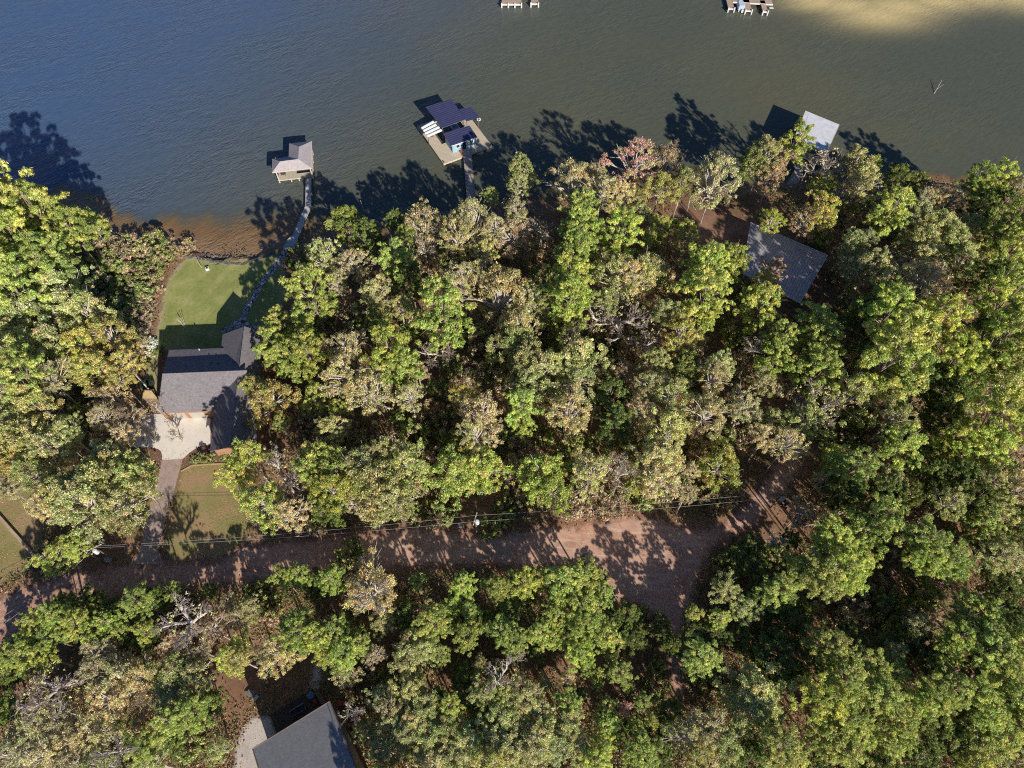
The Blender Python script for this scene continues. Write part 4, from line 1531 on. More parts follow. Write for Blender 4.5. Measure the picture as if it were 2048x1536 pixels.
def pine_crown(kind, whorls, size, per, rc, zlo=-1.15, zhi=1.1):
    """needle puffs carried at the ends of whorled limbs"""
    C = []
    for k in range(whorls):
        z = zlo + (zhi - zlo) * (k + rng.uniform(.1, .9)) / whorls
        f = (z - zlo) / (zhi - zlo)
        reach = (.55 + .45 * math.sin(min(1, f * 1.7 + .25) * math.pi * .5)) * math.sqrt(max(.04, 1 - max(0, (f - .35) / .68) ** 2)) * .95
        m = rng.integers(4, 7)
        a0 = rng.uniform(0, 6.28)
        for j in range(m):
            a = a0 + j * 6.28 / m + rng.uniform(-.6, .6)
            L = reach * rng.uniform(.5, 1.18)
            for s in ((1.0, .68) if L > .5 else (1.0,)):
                C.append((L * s * math.cos(a + rng.uniform(-.2, .2)), L * s * math.sin(a + rng.uniform(-.2, .2)), z + .12 * s + rng.uniform(-.05, .05)))
    C.append((0, 0, zhi + .05))
    C = np.array(C)
    n = len(C)
    pal = np.array(PAL[kind])
    hue = pal[rng.integers(0, len(pal), n)] * rng.uniform(.8, 1.15, (n, 1))
    # sub-puffs give the cauliflower outline
    sub = 6
    SC_ = np.repeat(C, sub, 0)
    rcl = np.repeat(rng.uniform(rc[0], rc[1], n), sub)
    d0 = sphere(n * sub)
    d0[:, 2] = np.abs(d0[:, 2]) * .7 - .1
    SP = SC_ + d0 * (rcl * .75)[:, None]
    idx = np.repeat(np.arange(n * sub), per)
    m = len(idx)
    d = sphere(m)
    pos = SP[idx] + d * (rcl[idx] * .5 * rng.uniform(.4, 1.2, m))[:, None] * np.array([1, 1, .8])
    nrm = unit(d * 1.0 + sphere(m) * .75 + np.array([0, 0, .25]))
    col = speck(hue[idx // sub] * rng.uniform(.7, 1.25, (m, 1)), m, .06)
    return quads(pos, nrm, size, 3.0), np.clip(col, .01, .9), C


for i in range(4):
    V, Cc, C = pine_crown('pine', 10, .0145, 44, (.12, .19))
    proto('pine', quadmesh('pine_needles', V, Cc, M['leaf']), tubemesh('pine_limbs', limbs(C, 26, -1.1, .022), M['bark'], 4))
for i in range(3):
    V, Cc, C = pine_crown('dark_pine', 9, .0165, 40, (.13, .20), -1.0, 1.2)
    proto('dark_pine', quadmesh('pine_needles', V, Cc, M['leaf']), tubemesh('pine_limbs', limbs(C, 20, -1.0, .022), M['bark'], 4))
for kind, ns, var in (('oak', 150, 4), ('gold', 130, 2), ('tan', 125, 4), ('russet', 110, 2), ('lime', 150, 3), ('pink', 85, 1)):
    for i in range(var):
        sparse = kind in ('tan', 'pink', 'russet')
        V, Cc, C = crown(kind, ns, (.06, .17), 104 if not sparse else 84, .0178, -.75, .8, P_dome, .3, .3, .25, .45, .8, .5, .9)
        proto(kind, quadmesh('leaves', V, Cc, M['leaf']), tubemesh('limbs', limbs(C, 44 if sparse else 28, -.9, .032 if not sparse else .038), M['pale_bark' if sparse else 'grey_bark'], 5))
for i in range(3):
    V, Cc, C = crown('bush', 45, (.13, .27), 80, .042, -.5, .7, P_low, .3, .25, .3, .4)
    proto('bush', quadmesh('leaves', V, Cc, M['leaf']), None)
for i in range(3):
    V, Cc, C = crown('brush', 55, (.12, .26), 40, .032, -.5, .7, P_low, .35, .2, .1, .3, .9, .3, 1.1, 2.2)
    S = bare_tree(3, .6, .3, .03, (3, 4), 6, .5, .012)
    proto('brush', quadmesh('leaves', V, Cc, M['leaf']), tubemesh('twigs', S, M['dead_wood'], 3))
V, Cc, C = crown('white', 40, (.15, .25), 40, .05, -.5, .6, P_low, .2, .2, .5, .5)
proto('white', quadmesh('blossom', V, Cc, M['leaf']), None)
for i in range(4):
    S = bare_tree(6, .42, .2, .062, (2, 4), 4, .46, .0042)
    thick = S[:, 6] > .0125
    V, Cc, C = crown('tan', 60, (.05, .12), 9, .02, -.6, .7, P_dome, .3, .2, .1)
    proto('bare', quadmesh('last_leaves', V, Cc, M['leaf']), (tubemesh('limbs', S[thick], M['grey_bark'], 5), tubemesh('twigs', S[~thick], M['twig'], 3)))
TRUNK = {}
for nm in ('bark', 'pale_bark', 'grey_bark'):
    seg, x = [], np.zeros(3)
    for k in range(6):
        y = np.array([rng.normal(0, .10), rng.normal(0, .10), (k + 1) / 6])
        y[:2] *= (k < 5)
        seg.append((*x, *y, 1 - .10 * k, 1 - .10 * (k + 1)))
        x = y
    TRUNK[nm] = tubemesh('trunk', [(a, b, c, d, e, f, r0, r1) for a, b, c, d, e, f, r0, r1 in seg], M[nm], 8)

# kind code -> (proto, object name, height of the crown's middle, trunk radius, bark, colour words, noun)
KIND = {
    'P': ('pine', 'pine_tree', 18.0, .24, 'bark', 'bright green', 'pine'),
    'D': ('dark_pine', 'pine_tree', 9.5, .18, 'bark', 'dark green', 'pine'),
    'O': ('oak', 'oak_tree', 11.5, .24, 'grey_bark', 'olive-green', 'oak'),
    'Y': ('gold', 'leafy_tree', 10.5, .2, 'grey_bark', 'golden-yellow', 'tree'),
    'T': ('tan', 'oak_tree', 12.0, .2, 'pale_bark', 'tan-leaved', 'oak'),
    'R': ('russet', 'leafy_tree', 8.5, .17, 'pale_bark', 'orange-brown', 'tree'),
    'G': ('lime', 'leafy_tree', 8.0, .17, 'grey_bark', 'yellow-green', 'leafy tree'),
    'K': ('pink', 'sweetgum_tree', 13.0, .26, 'pale_bark', 'pink-red', 'tree'),
    'B': ('bare', 'bare_tree', 10.5, .18, 'grey_bark', 'leafless grey', 'tree'),
    'S': ('bush', 'shrub', 0, .0, None, 'green', 'shrub'),
    'W': ('brush', 'shrub', 0, .0, None, 'brown twiggy', 'shrub'),
    'F': ('white', 'shrub', 0, .0, None, 'white-flowering', 'shrub'),
}
DATA = '''
P 18 420 60;P 85 440 58;P 140 458 36;P 40 500 60;P 90 522 45;P 25 575 52;P -40 450 60;P -40 540 60
G 183 447 28;B 100 402 16;O 125 583 46;O 85 640 66;O 168 622 42;O 40 690 52;O 110 690 45;O 15 620 45
Y 165 690 40;Y 218 672 44;Y 195 735 44;Y 250 726 32;Y 150 735 25;Y 238 760 24
W 185 490 22;W 212 478 24;S 248 490 22;W 278 492 24;S 308 486 24;W 335 496 17;S 205 522 28;W 240 520 28;S 270 520 25;W 300 522 24;S 320 518 22;W 346 503 14
S 230 553 30;S 265 553 28;W 295 556 25;S 308 543 19;S 190 548 30;S 205 582 30;S 255 585 30;S 282 588 26;W 306 580 17;S 250 615 27;W 278 620 24;W 297 612 15
W 270 642 25;S 256 662 22;W 284 650 18;W 286 678 16;W 362 505 11;W 377 492 15;S 286 726 14;W 276 710 14
O 25 652 40;O 62 705 48;B 8 705 24;P 42 748 46;T 96 755 34;T 20 792 38;R 228 797 36;R 250 836 30;T 245 870 24;T 205 830 26
O 130 862 28;O 25 842 40;O 75 812 44;O 40 882 44;O 100 897 40;O 215 912 34;O 200 968 58;O 252 952 44;O 168 1002 56;O 242 1010 48;O 130 985 44
Y 30 932 42;T 95 1008 34;B 108 925 16;S 175 788 15;B 308 811 16;T 10 975 26;O 60 940 34
G 112 1110 40;G 150 1092 28;W 88 1096 14;S 300 955 9;S 308 938 9;S 400 915 8;S 412 918 8;S 424 916 8;S 388 920 7;S 452 917 8;F 299 688 15;S 318 702 13;F 304 704 11;B 350 868 17;B 300 868 15
D 130 1205 20;D 165 1212 34;P 110 1232 34;P 70 1250 30;D 202 1216 28;P 275 1200 34;D 312 1196 26;P 342 1182 18;D 240 1226 28;P 216 1246 26;P 150 1250 30;P 100 1277 30;D 62 1277 26;P 45 1312 36
D 20 1302 22;P 85 1312 30;P 290 1266 24;D 270 1272 24;D 306 1292 24;P 186 1280 24;P 240 1262 20
B 375 1238 56;R 340 1290 28;R 422 1258 34;R 400 1300 24;G 465 1310 38;Y 478 1318 26;T 560 1303 40;T 530 1308 22
T 195 1310 34;B 100 1378 56;T 240 1362 48;T 200 1342 38;T 282 1352 38;O 350 1342 42;O 385 1352 38;T 222 1398 48;R 292 1400 42;O 340 1392 34;P 340 1442 36;P 386 1428 36;D 420 1406 28
B 62 1412 38;D 15 1352 28;D 15 1422 34;T 60 1462 42;T 112 1442 38;T 150 1482 44;T 185 1462 38;T 30 1505 44;T 92 1512 44;B 230 1502 38;P 286 1496 34;T 140 1525 40;D 250 1450 26;O 190 1530 34;O 300 1530 30
P 565 1156 24;P 600 1152 24;D 636 1166 28;P 662 1162 28;D 420 1182 17;T 738 1175 54;B 740 1190 42;P 586 1242 24;P 596 1266 38;P 636 1278 34;P 674 1266 32;D 700 1266 28;P 690 1308 34;P 656 1308 26;P 722 1290 26;R 750 1310 24
P 866 1246 34;P 836 1162 18;D 802 1232 30;O 850 1297 30;O 816 1312 38;P 880 1312 20;W 765 1350 28;W 800 1400 32;W 735 1345 22;B 705 1422 26;W 722 1445 22;W 760 1420 28;S 780 1370 26;O 790 1440 28;O 830 1440 34;W 770 1480 30;W 820 1500 30;W 800 1190 26;W 840 1208 22
P 926 1172 28;P 1000 1174 25;P 970 1166 12;P 1046 1166 28;P 1076 1156 24;P 1132 1160 38;P 1172 1150 34;P 1206 1186 24;P 1120 1192 28;D 1050 1192 28;P 1116 1232 28;P 1166 1212 36;P 1172 1247 36;P 1080 1266 28;P 1110 1277 22;P 1160 1306 30;P 1172 1342 14
P 1216 1276 28;P 1222 1312 13;P 1196 1346 12;P 1194 1366 13;P 1240 1346 26;P 1256 1372 13;D 1270 1276 26;D 1222 1242 24;D 1256 1228 26;P 1032 1281 28;P 1002 1262 28;D 980 1242 26;D 1012 1227 26;P 940 1222 22;P 906 1212 20;P 936 1271 30;D 900 1250 24
T 1136 1356 16;O 1088 1366 14;B 1036 1312 18;Y 960 1328 17;B 1002 1352 36;W 985 1345 26;O 1050 1396 34;P 1136 1406 26;O 1076 1426 30;O 1090 1470 42;T 1062 1492 38;O 1112 1492 34;P 1216 1412 20;P 1216 1450 24;P 1210 1486 24;P 1192 1522 30;K 1250 1415 16
P 1286 1402 18;D 1280 1462 24;P 1285 1506 34;P 1302 1442 16;P 1270 1446 14;D 1245 1460 22;P 900 1412 28;D 922 1382 24;O 862 1472 38;T 872 1524 38;D 968 1442 38;O 1002 1432 34;O 940 1482 38;O 1002 1492 42;Y 982 1526 36;O 902 1526 34;O 1030 1462 28;G 842 1362 12;D 940 1402 26;D 870 1430 28
G 1388 1226 19;G 1440 1236 23;D 1430 1268 30;D 1392 1262 24;P 1404 1312 36;Y 1432 1316 12;D 1420 1347 32;D 1386 1342 24;O 1512 1385 56;O 1500 1410 46;D 1542 1302 52;D 1562 1345 38;D 1252 1262 24;S 1300 1242 24;D 1340 1422 28;D 1312 1502 36;D 1330 1455 24
T 1420 1462 42;T 1372 1472 34;Y 1396 1512 28;O 1450 1492 38;P 1562 1492 46;D 1502 1520 44;P 1592 1522 28;D 1325 1262 22;D 1345 1290 22;O 1490 1216 28;O 1450 1178 28;D 1520 1200 36;P 1560 1180 36;P 1650 1150 48;P 1682 1172 24;P 1600 1140 32
T 1577 885 32;B 1640 815 46;O 1612 838 36;P 1710 936 38;P 1666 906 17;P 1668 930 24;P 1804 892 36;O 1780 962 28;P 1746 1050 48;P 1670 1072 40;P 1698 1095 28;P 1850 1080 44;P 1856 1112 38;P 1902 1117 38;P 1908 1142 24;D 1830 1128 34
P 1690 1140 46;P 1722 1120 28;D 1562 1212 36;D 1592 1240 34;P 1932 1202 24;P 1980 1222 30;P 1930 1236 28;P 1962 1254 24;D 1990 1062 28;D 2036 1072 30;O 2012 1112 38;D 1972 1102 28;D 1702 986 24;D 1670 988 24;R 1602 1026 28;W 1655 1020 28;D 1762 986 32;D 1802 1000 30
O 1902 1002 30;D 1860 950 34;D 1905 960 34;T 2032 976 34;R 2042 892 22;B 1552 1078 22;S 1540 1110 22;D 1500 1090 26;D 1470 1110 26;D 1510 1130 28;S 1450 1140 22;D 1580 1080 22;S 1620 1200 26;W 1700 1225 30;S 1740 1200 30;W 1770 1190 28;S 1800 1240 34
P 1628 645 34;P 1640 690 42;P 1632 750 40;P 1562 680 32;P 1550 718 30;P 1778 625 44;P 1877 648 46;P 1790 706 66;P 1815 744 42;P 1788 776 26;P 1913 718 36;D 1752 700 32;D 1718 640 32;O 1702 787 42;R 1756 792 17;O 1790 832 34
P 1994 835 54;P 1914 884 30;P 1982 892 38;P 2012 602 44;D 1986 576 38;P 2010 678 56;P 2036 718 38;D 1970 678 38;T 1852 576 50;T 1815 560 32;O 2015 768 42;D 1900 792 32;D 1880 760 26;S 1860 880 28;D 1880 830 30;D 1935 780 26
P 1592 287 28;R 1566 306 22;O 1530 312 34;R 1542 352 28;B 1648 332 38;O 1712 322 27;G 1740 336 24;O 1725 362 32;G 1646 368 26;Y 1640 420 36;R 1610 442 28;G 1544 440 23;B 1682 390 17;W 1690 440 20;P 1783 422 35;P 1760 444 22;D 1790 360 22;O 1708 488 28;O 1734 476 18
T 1850 396 22;T 1904 398 27;P 1958 362 27;P 2000 356 27;P 1970 392 22;T 2036 378 24;O 1832 432 34;O 1872 452 34;O 1842 482 36;O 1902 472 30;O 1852 514 30;O 1892 504 34;D 1990 432 34;D 1950 432 28;P 2022 452 38;P 2032 492 34;P 1980 482 28;O 1748 530 34;O 1718 536 28;B 1792 510 28;T 1775 560 28
P 1772 602 34;O 1925 520 30;D 1940 560 28;T 1880 400 20;D 1830 372 20;O 1940 452 26
O 1042 342 30;W 1026 386 16;O 1040 368 22;T 1146 364 42;T 1192 344 20;T 1203 380 36;K 1270 322 48;R 1324 335 44;Y 1320 374 34;T 1240 396 30;O 1280 422 20;O 1368 360 22;T 1430 360 46;D 1500 330 22;P 1160 435 38;P 1162 467 34;P 1154 500 36;P 1240 468 38;G 1326 448 21;G 1370 467 27;B 1083 455 30
R 1022 474 38;T 1030 422 24;P 1444 530 28;P 1416 527 28;R 1545 350 16;G 1300 470 16;T 1395 350 20
D 698 458 32;G 660 447 12;B 750 453 16;D 792 442 17;T 846 447 42;T 943 438 42;T 917 473 38;T 990 455 24;B 849 494 24;O 646 512 33;P 792 520 34;T 708 526 30;G 982 390 17;O 970 500 22;D 740 480 26;D 815 475 18
P 621 590 42;D 822 564 28;O 750 590 33;G 756 629 24;P 886 627 52;T 1001 590 56;T 920 560 33;T 962 542 28;T 1052 602 33;T 1040 662 42;O 1030 692 42;O 1060 722 38;B 872 700 34;T 692 694 33;T 696 746 48;T 742 782 42;P 777 702 42;P 808 732 34;P 811 772 17
P 616 708 36;P 608 658 21;R 836 746 20;T 820 790 27;Y 925 790 27;W 942 745 24;P 1043 815 33;P 1046 850 20;O 1080 752 48;O 1062 772 36;T 965 833 42;T 952 872 32;G 631 793 27;G 678 817 24;O 662 856 27;P 560 650 30;P 545 690 34;P 590 735 24;P 570 715 30
P 1138 553 38;P 1141 605 38;P 1138 580 34;O 1085 602 33;O 1232 546 42;T 1266 553 33;B 1243 626 56;B 1146 667 24;B 1292 680 30;Y 1362 668 38;O 1330 622 28;P 1409 543 40;P 1414 585 42;P 1461 525 31;P 1412 632 24;R 1546 540 26;Y 1530 560 22;P 1519 618 36;G 1508 592 23;B 1511 693 22;O 1526 762 24
O 1440 727 28;T 1428 752 30;O 1162 715 42;O 1128 732 34;O 1160 755 38;T 1136 824 46;R 1188 824 18;R 1245 746 28;O 1313 723 28;T 1305 768 28;O 1344 788 36;T 1284 819 27;D 1219 793 33;D 1370 736 28;T 1414 824 38;T 1487 817 34;O 1336 856 42;D 1232 846 33;O 1290 548 38;O 1210 600 26
Y 544 800 46;Y 505 777 28;G 560 842 17;W 726 860 32;W 790 872 24;S 815 847 27;G 471 950 36;G 492 907 33;G 526 1007 42;G 640 917 40;G 666 943 38;G 661 977 40;G 622 943 33;B 560 946 54;O 752 968 56;O 786 995 42;O 726 928 42;O 773 907 36;O 810 928 38
T 703 1003 21;T 747 1016 22;D 661 1022 26;T 578 1026 32;G 910 943 52;G 930 907 38;G 965 933 46;G 1082 946 46;G 1103 980 38;T 1181 946 38;W 1160 986 33;W 1194 1014 28;B 1241 943 34;T 1317 915 48;T 1322 954 43;S 1342 970 22;G 1265 976 21;G 1440 929 43;W 1100 1010 18;W 1150 1018 22
W 1050 1004 18;S 980 1058 18;S 830 1030 18;S 860 1020 16;S 705 1105 22;S 690 1128 22;S 1010 1020 18;W 1230 1010 20;S 895 1035 16;W 870 1045 16;S 1005 1045 16;W 650 870 24;S 700 900 26;S 830 880 26;W 860 910 22;S 1000 880 24;W 1040 900 26;S 1270 900 26;S 1200 900 24;W 1390 900 24
S 640 640 22;W 700 640 24;S 830 650 24;W 960 690 26;S 930 660 22;S 980 740 26;W 860 840 26;S 900 860 28;W 1010 760 24;S 1080 560 22;W 1200 660 28;S 1320 560 26;W 1390 690 24;S 1470 660 28;W 1480 740 24;S 1400 780 28;W 1260 790 22;S 1300 500 24;W 1340 520 20;S 1700 600 24;S 1480 580 22
W 1700 740 24;S 1720 840 28;W 1760 900 26;S 1640 860 20;S 1700 420 24;W 1740 420 22;S 1800 460 24;S 900 510 22;W 840 520 20;S 1000 500 22;W 1080 500 20;S 1850 770 28;W 1950 800 24;W 1960 960 26;S 1930 920 24;W 1840 1000 26;S 2000 940 28;W 1600 1180 22;W 1880 1180 30;S 1850 1210 30
O 500 1215 24;S 540 1205 20;T 470 1235 22;S 515 1185 18;W 545 1235 18;T 455 1205 18;P 765 1580 46;P 815 1600 44;P 730 1640 44;P 850 1640 46;P 1658 1290 42;P 1690 1360 46;P 1650 1400 52;P 1720 1320 34;P 1765 1390 42;P 1800 1440 36;P 1700 1440 44;P 1750 1330 30;P 1690 1500 40;P 1650 1470 36;P 1736 1480 22;P 1780 1492 26;P 1810 1480 24;P 1790 1350 26;P 1870 1390 42;P 1905 1380 36;P 1850 1400 34;P 1900 1310 28;D 1860 1320 36;D 1820 1270 38;P 1920 1270 36
P 1980 1300 40;P 2020 1330 42;P 1990 1270 30;P 1960 1380 38;P 1990 1370 28;P 2036 1400 38;D 1930 1420 36;P 1980 1430 34;D 1870 1450 38;D 1900 1480 40;G 1960 1490 48;G 2010 1480 40;G 1960 1530 40;D 1840 1520 38;D 1760 1540 38;D 1630 1540 34;D 1780 1290 30;O 1790 1310 26;D 1700 1270 30;D 1620 1330 34
D 1955 1000 30;O 2002 1012 34;D 2042 1042 28;O 1985 958 30;T 2040 985 24;P 1965 1045 26;O 820 1380 32;O 850 1420 34;D 790 1370 28;O 895 1460 32;D 835 1400 26;T 780 1420 30;O 760 1395 24;O 815 1475 34;D 870 1400 28;O 770 1500 34;O 725 1470 24;T 690 1345 26;P 1000 1390 24;O 970 1390 30;D 930 1350 26;O 1025 1510 36;O 1140 1450 30;D 1150 1390 24;D 1950 1330 30;P 1880 1340 24;D 2030 1240 34;D 2000 1200 34;D 2030 1160 30;P 2060 1290 38;P 2060 1450 36;O 1840 1250 26
'''
PRE = {'P': 'tall', 'D': 'shaded', 'O': 'broad', 'T': 'sparse', 'G': 'leafy', 'B': 'pale', 'Y': 'bright', 'R': 'small', 'S': 'low', 'W': 'low', 'K': 'pale-limbed', 'F': 'low'}
ZONES = [   # x0 y0 x1 y1 phrase
    (-100, 360, 190, 600, 'at the far left shore'),
    (190, 430, 400, 640, 'in the brush left of the lakeside lawn'),
    (-100, 600, 330, 720, 'left of the lawn and house shadow'),
    (270, 640, 340, 760, 'beside the left lawn edge'),
    (-100, 720, 330, 880, 'left of the cream parking pad'),
    (-100, 880, 300, 1150, 'left of the long driveway'),
    (290, 880, 470, 960, 'in the beds around the driveway'),
    (-100, 1150, 360, 1300, 'just below the road at lower left'),
    (-100, 1300, 360, 1600, 'in the lower left corner woods'),
    (330, 1170, 520, 1600, 'left of the bottom house yard'),
    (500, 1130, 760, 1340, 'above the bottom house'),
    (660, 1330, 830, 1600, 'right of the bottom house'),
    (740, 1130, 960, 1340, 'below the middle of the road'),
    (960, 1130, 1120, 1300, 'below the road near the turnaround'),
    (1100, 1130, 1300, 1300, 'against the left side of turnaround'),
    (820, 1300, 1010, 1600, 'at the bottom edge left of centre'),
    (1000, 1290, 1180, 1600, 'around the dark gap at bottom centre'),
    (1170, 1290, 1330, 1600, 'left of the narrow trail at the bottom'),
    (1310, 1190, 1480, 1360, 'right of the narrow trail'),
    (1310, 1360, 1480, 1600, 'at the bottom right of the trail'),
    (1430, 1060, 1620, 1260, 'right of the turnaround'),
    (1480, 1180, 1620, 1600, 'around the pale bottom-right oak'),
    (1600, 1000, 1760, 1240, 'below the right-hand utility pole'),
    (1500, 840, 1700, 1040, 'beside the forked track'),
    (1640, 880, 1840, 1040, 'in the dark hollow right of track'),
    (1740, 1000, 1960, 1200, 'between the fallen logs on the right'),
    (1840, 930, 2100, 1200, 'at the right edge by the logs'),
    (1600, 1220, 1830, 1420, 'in the lower right pine grove'),
    (1600, 1420, 1830, 1600, 'at the bottom of the right grove'),
    (1740, 1160, 1930, 1420, 'in the middle of lower right woods'),
    (1830, 1160, 2100, 1420, 'at the right edge of lower woods'),
    (1820, 1400, 2100, 1600, 'in the bottom right corner'),
    (1500, 590, 1680, 880, 'below the grey metal roof'),
    (1480, 520, 1570, 620, 'against the grey metal roof'),
    (1680, 590, 1850, 880, 'below and right of grey metal roof'),
    (1840, 740, 2100, 930, 'at the right edge above the logs'),
    (1840, 560, 2100, 740, 'at the right edge midway'),
    (1700, 400, 1870, 600, 'right of the grey metal roof'),
    (1860, 340, 2100, 560, 'at the far right shore'),
    (1500, 260, 1700, 460, 'around the white dock roof'),
    (1690, 300, 1870, 400, 'right of the white dock roof'),
    (1340, 300, 1530, 400, 'on the shore left of white dock'),
    (1200, 290, 1350, 430, 'at the shore around the lamp post'),
    (1000, 320, 1230, 430, 'at the shore right of cabin dock'),
    (820, 380, 1010, 510, 'at the shore below the cabin dock'),
    (640, 430, 830, 500, 'on the shore between the walkways'),
    (600, 490, 830, 640, 'in woods right of the lakeside lawn'),
    (540, 630, 640, 860, 'against the right side of driveway house'),
    (490, 760, 600, 870, 'against the right side of driveway house'),
    (440, 880, 700, 1040, 'right of the front lawn'),
    (640, 630, 830, 890, 'in woods right of driveway house'),
    (690, 880, 890, 1060, 'above the road left of middle pole'),
    (640, 1080, 760, 1140, 'on the lower road edge'),
    (870, 880, 1050, 1070, 'above the middle utility pole'),
    (1040, 890, 1290, 1040, 'above the road right of middle pole'),
    (1250, 880, 1500, 1000, 'above the turnaround'),
    (830, 500, 1010, 670, 'in the upper middle woods'),
    (830, 670, 1000, 900, 'in the woods left of centre'),
    (1000, 420, 1110, 650, 'in woods below the cabin dock'),
    (1000, 640, 1110, 920, 'in the central woods'),
    (1100, 420, 1220, 640, 'in woods right of the tall bare tree'),
    (1100, 640, 1260, 920, 'in the woods right of centre'),
    (1190, 440, 1345, 700, 'in woods left of the dark clearing'),
    (1250, 690, 1400, 900, 'above the turnaround woods'),
    (1290, 430, 1500, 700, 'left of the grey metal roof'),
    (1380, 690, 1510, 880, 'in woods below left of metal roof'),
]
ORD = ['', 'second', 'third', 'fourth', 'fifth', 'sixth', 'seventh', 'eighth', 'ninth', 'tenth', 'eleventh', 'twelfth', 'thirteenth', 'fourteenth', 'fifteenth'] + ['%dth' % k for k in range(16, 60)]
ENT = []
for tok in DATA.replace('\n', ';').split(';'):
    if tok.strip():
        k, u, v, r = tok.split()
        ENT.append((k, float(u), float(v), float(r)))
# gaps between the listed crowns hold saplings and thickets of the same kinds
def in_sheet(p, names, grow=0.0):
    q = np.array([[p.x, p.y]])
    return any(poly_sd(q, pts)[0] > -grow for nm, pts in SHEETS if nm in names)


KEEPOUT = [np.array([G(a, b)[:2] for a, b in ring]) for ring in (
    [(300, 690), (545, 630), (545, 905), (430, 930), (300, 850)], [(1488, 436), (1668, 505), (1615, 650), (1470, 570)],
    [(450, 1195), (640, 1195), (690, 1390), (770, 1600), (460, 1600)], [(1330, 396), (1440, 380), (1530, 440), (1490, 540), (1385, 500)],
    [(900, 1000), (1010, 1000), (1010, 1075), (900, 1075)], [(1500, 900), (1640, 880), (1620, 1060), (1480, 1075)], [(170, 1080), (280, 1080), (280, 1180), (170, 1180)])]
grng = random.Random(21)
for gv in range(430, 1560, 22):
    for gu in range(10, 2050, 22):
        u, v = gu + grng.uniform(-8, 8), gv + grng.uniform(-8, 8)
        if any((u - e[1]) ** 2 + (v - e[2]) ** 2 < (e[3] * 1.0 + 10) ** 2 for e in ENT):
            continue
        p = G(u, v, GZ + 1.5)
        if p.y > float(shore_y(p.x)) - 3 or in_sheet(p, [s[0] for s in SHEETS], 2.2):
            continue
        q = np.array([[p.x, p.y]])
        if any(poly_sd(q, ring)[0] > 0 for ring in KEEPOUT):
            continue
        if v > 1060 and grng.random() < .8 or 1440 < u < 1720 and 560 < v < 760:
            continue
        k = grng.choice('SWWSTOSW' if v < 1060 else 'SSOWDSO')
        ENT.append((k, round(u, 1), round(v, 1), round(grng.uniform(17, 27), 1)))
BUCK = {}
for e in ENT:
    k, u, v, r = e
    z = next((q[4] for q in ZONES if q[0] <= u < q[2] and q[1] <= v < q[3]), 'elsewhere in the woods')
    BUCK.setdefault((z, k), []).append(e)
LAB = {}
for (z, k), lst in BUCK.items():
    _, _, _, _, _, colr, noun = KIND[k]
    lst.sort(key=lambda e: e[1])
    n = len(lst)
    for i, e in enumerate(lst):
        if n == 1:
            s = f'{PRE[k]} {colr} {noun} {z}'
        elif i == 0:
            s = f'leftmost {colr} {noun} {z}'
        elif i == n - 1:
            s = f'rightmost {colr} {noun} {z}'
        else:
            s = f'{ORD[i]} {colr} {noun} from the left {z}'
        LAB[e] = s

GROUPN = {'P': 'bright green pines in the woods', 'D': 'dark green pines in the woods', 'O': 'olive oaks in the woods', 'Y': 'golden trees in the woods', 'T': 'tan oaks in the woods',
          'R': 'orange-brown trees in the woods', 'G': 'yellow-green leafy trees', 'B': 'leafless grey trees', 'S': 'green shrubs under the trees', 'W': 'brown twiggy shrubs', 'K': 'pink-red trees', 'F': 'white-flowering shrubs'}
trng = random.Random(5)
turn = {}


def child(name, me, parent, loc, scl, rz, color=None):
    o = bpy.data.objects.new(name, me)
    COL.objects.link(o)
    o.parent = parent
    o.location = loc
    o.scale = scl
    o.rotation_euler = (0, 0, rz)
    if color:
        o.color = (*color, 1)
    return o


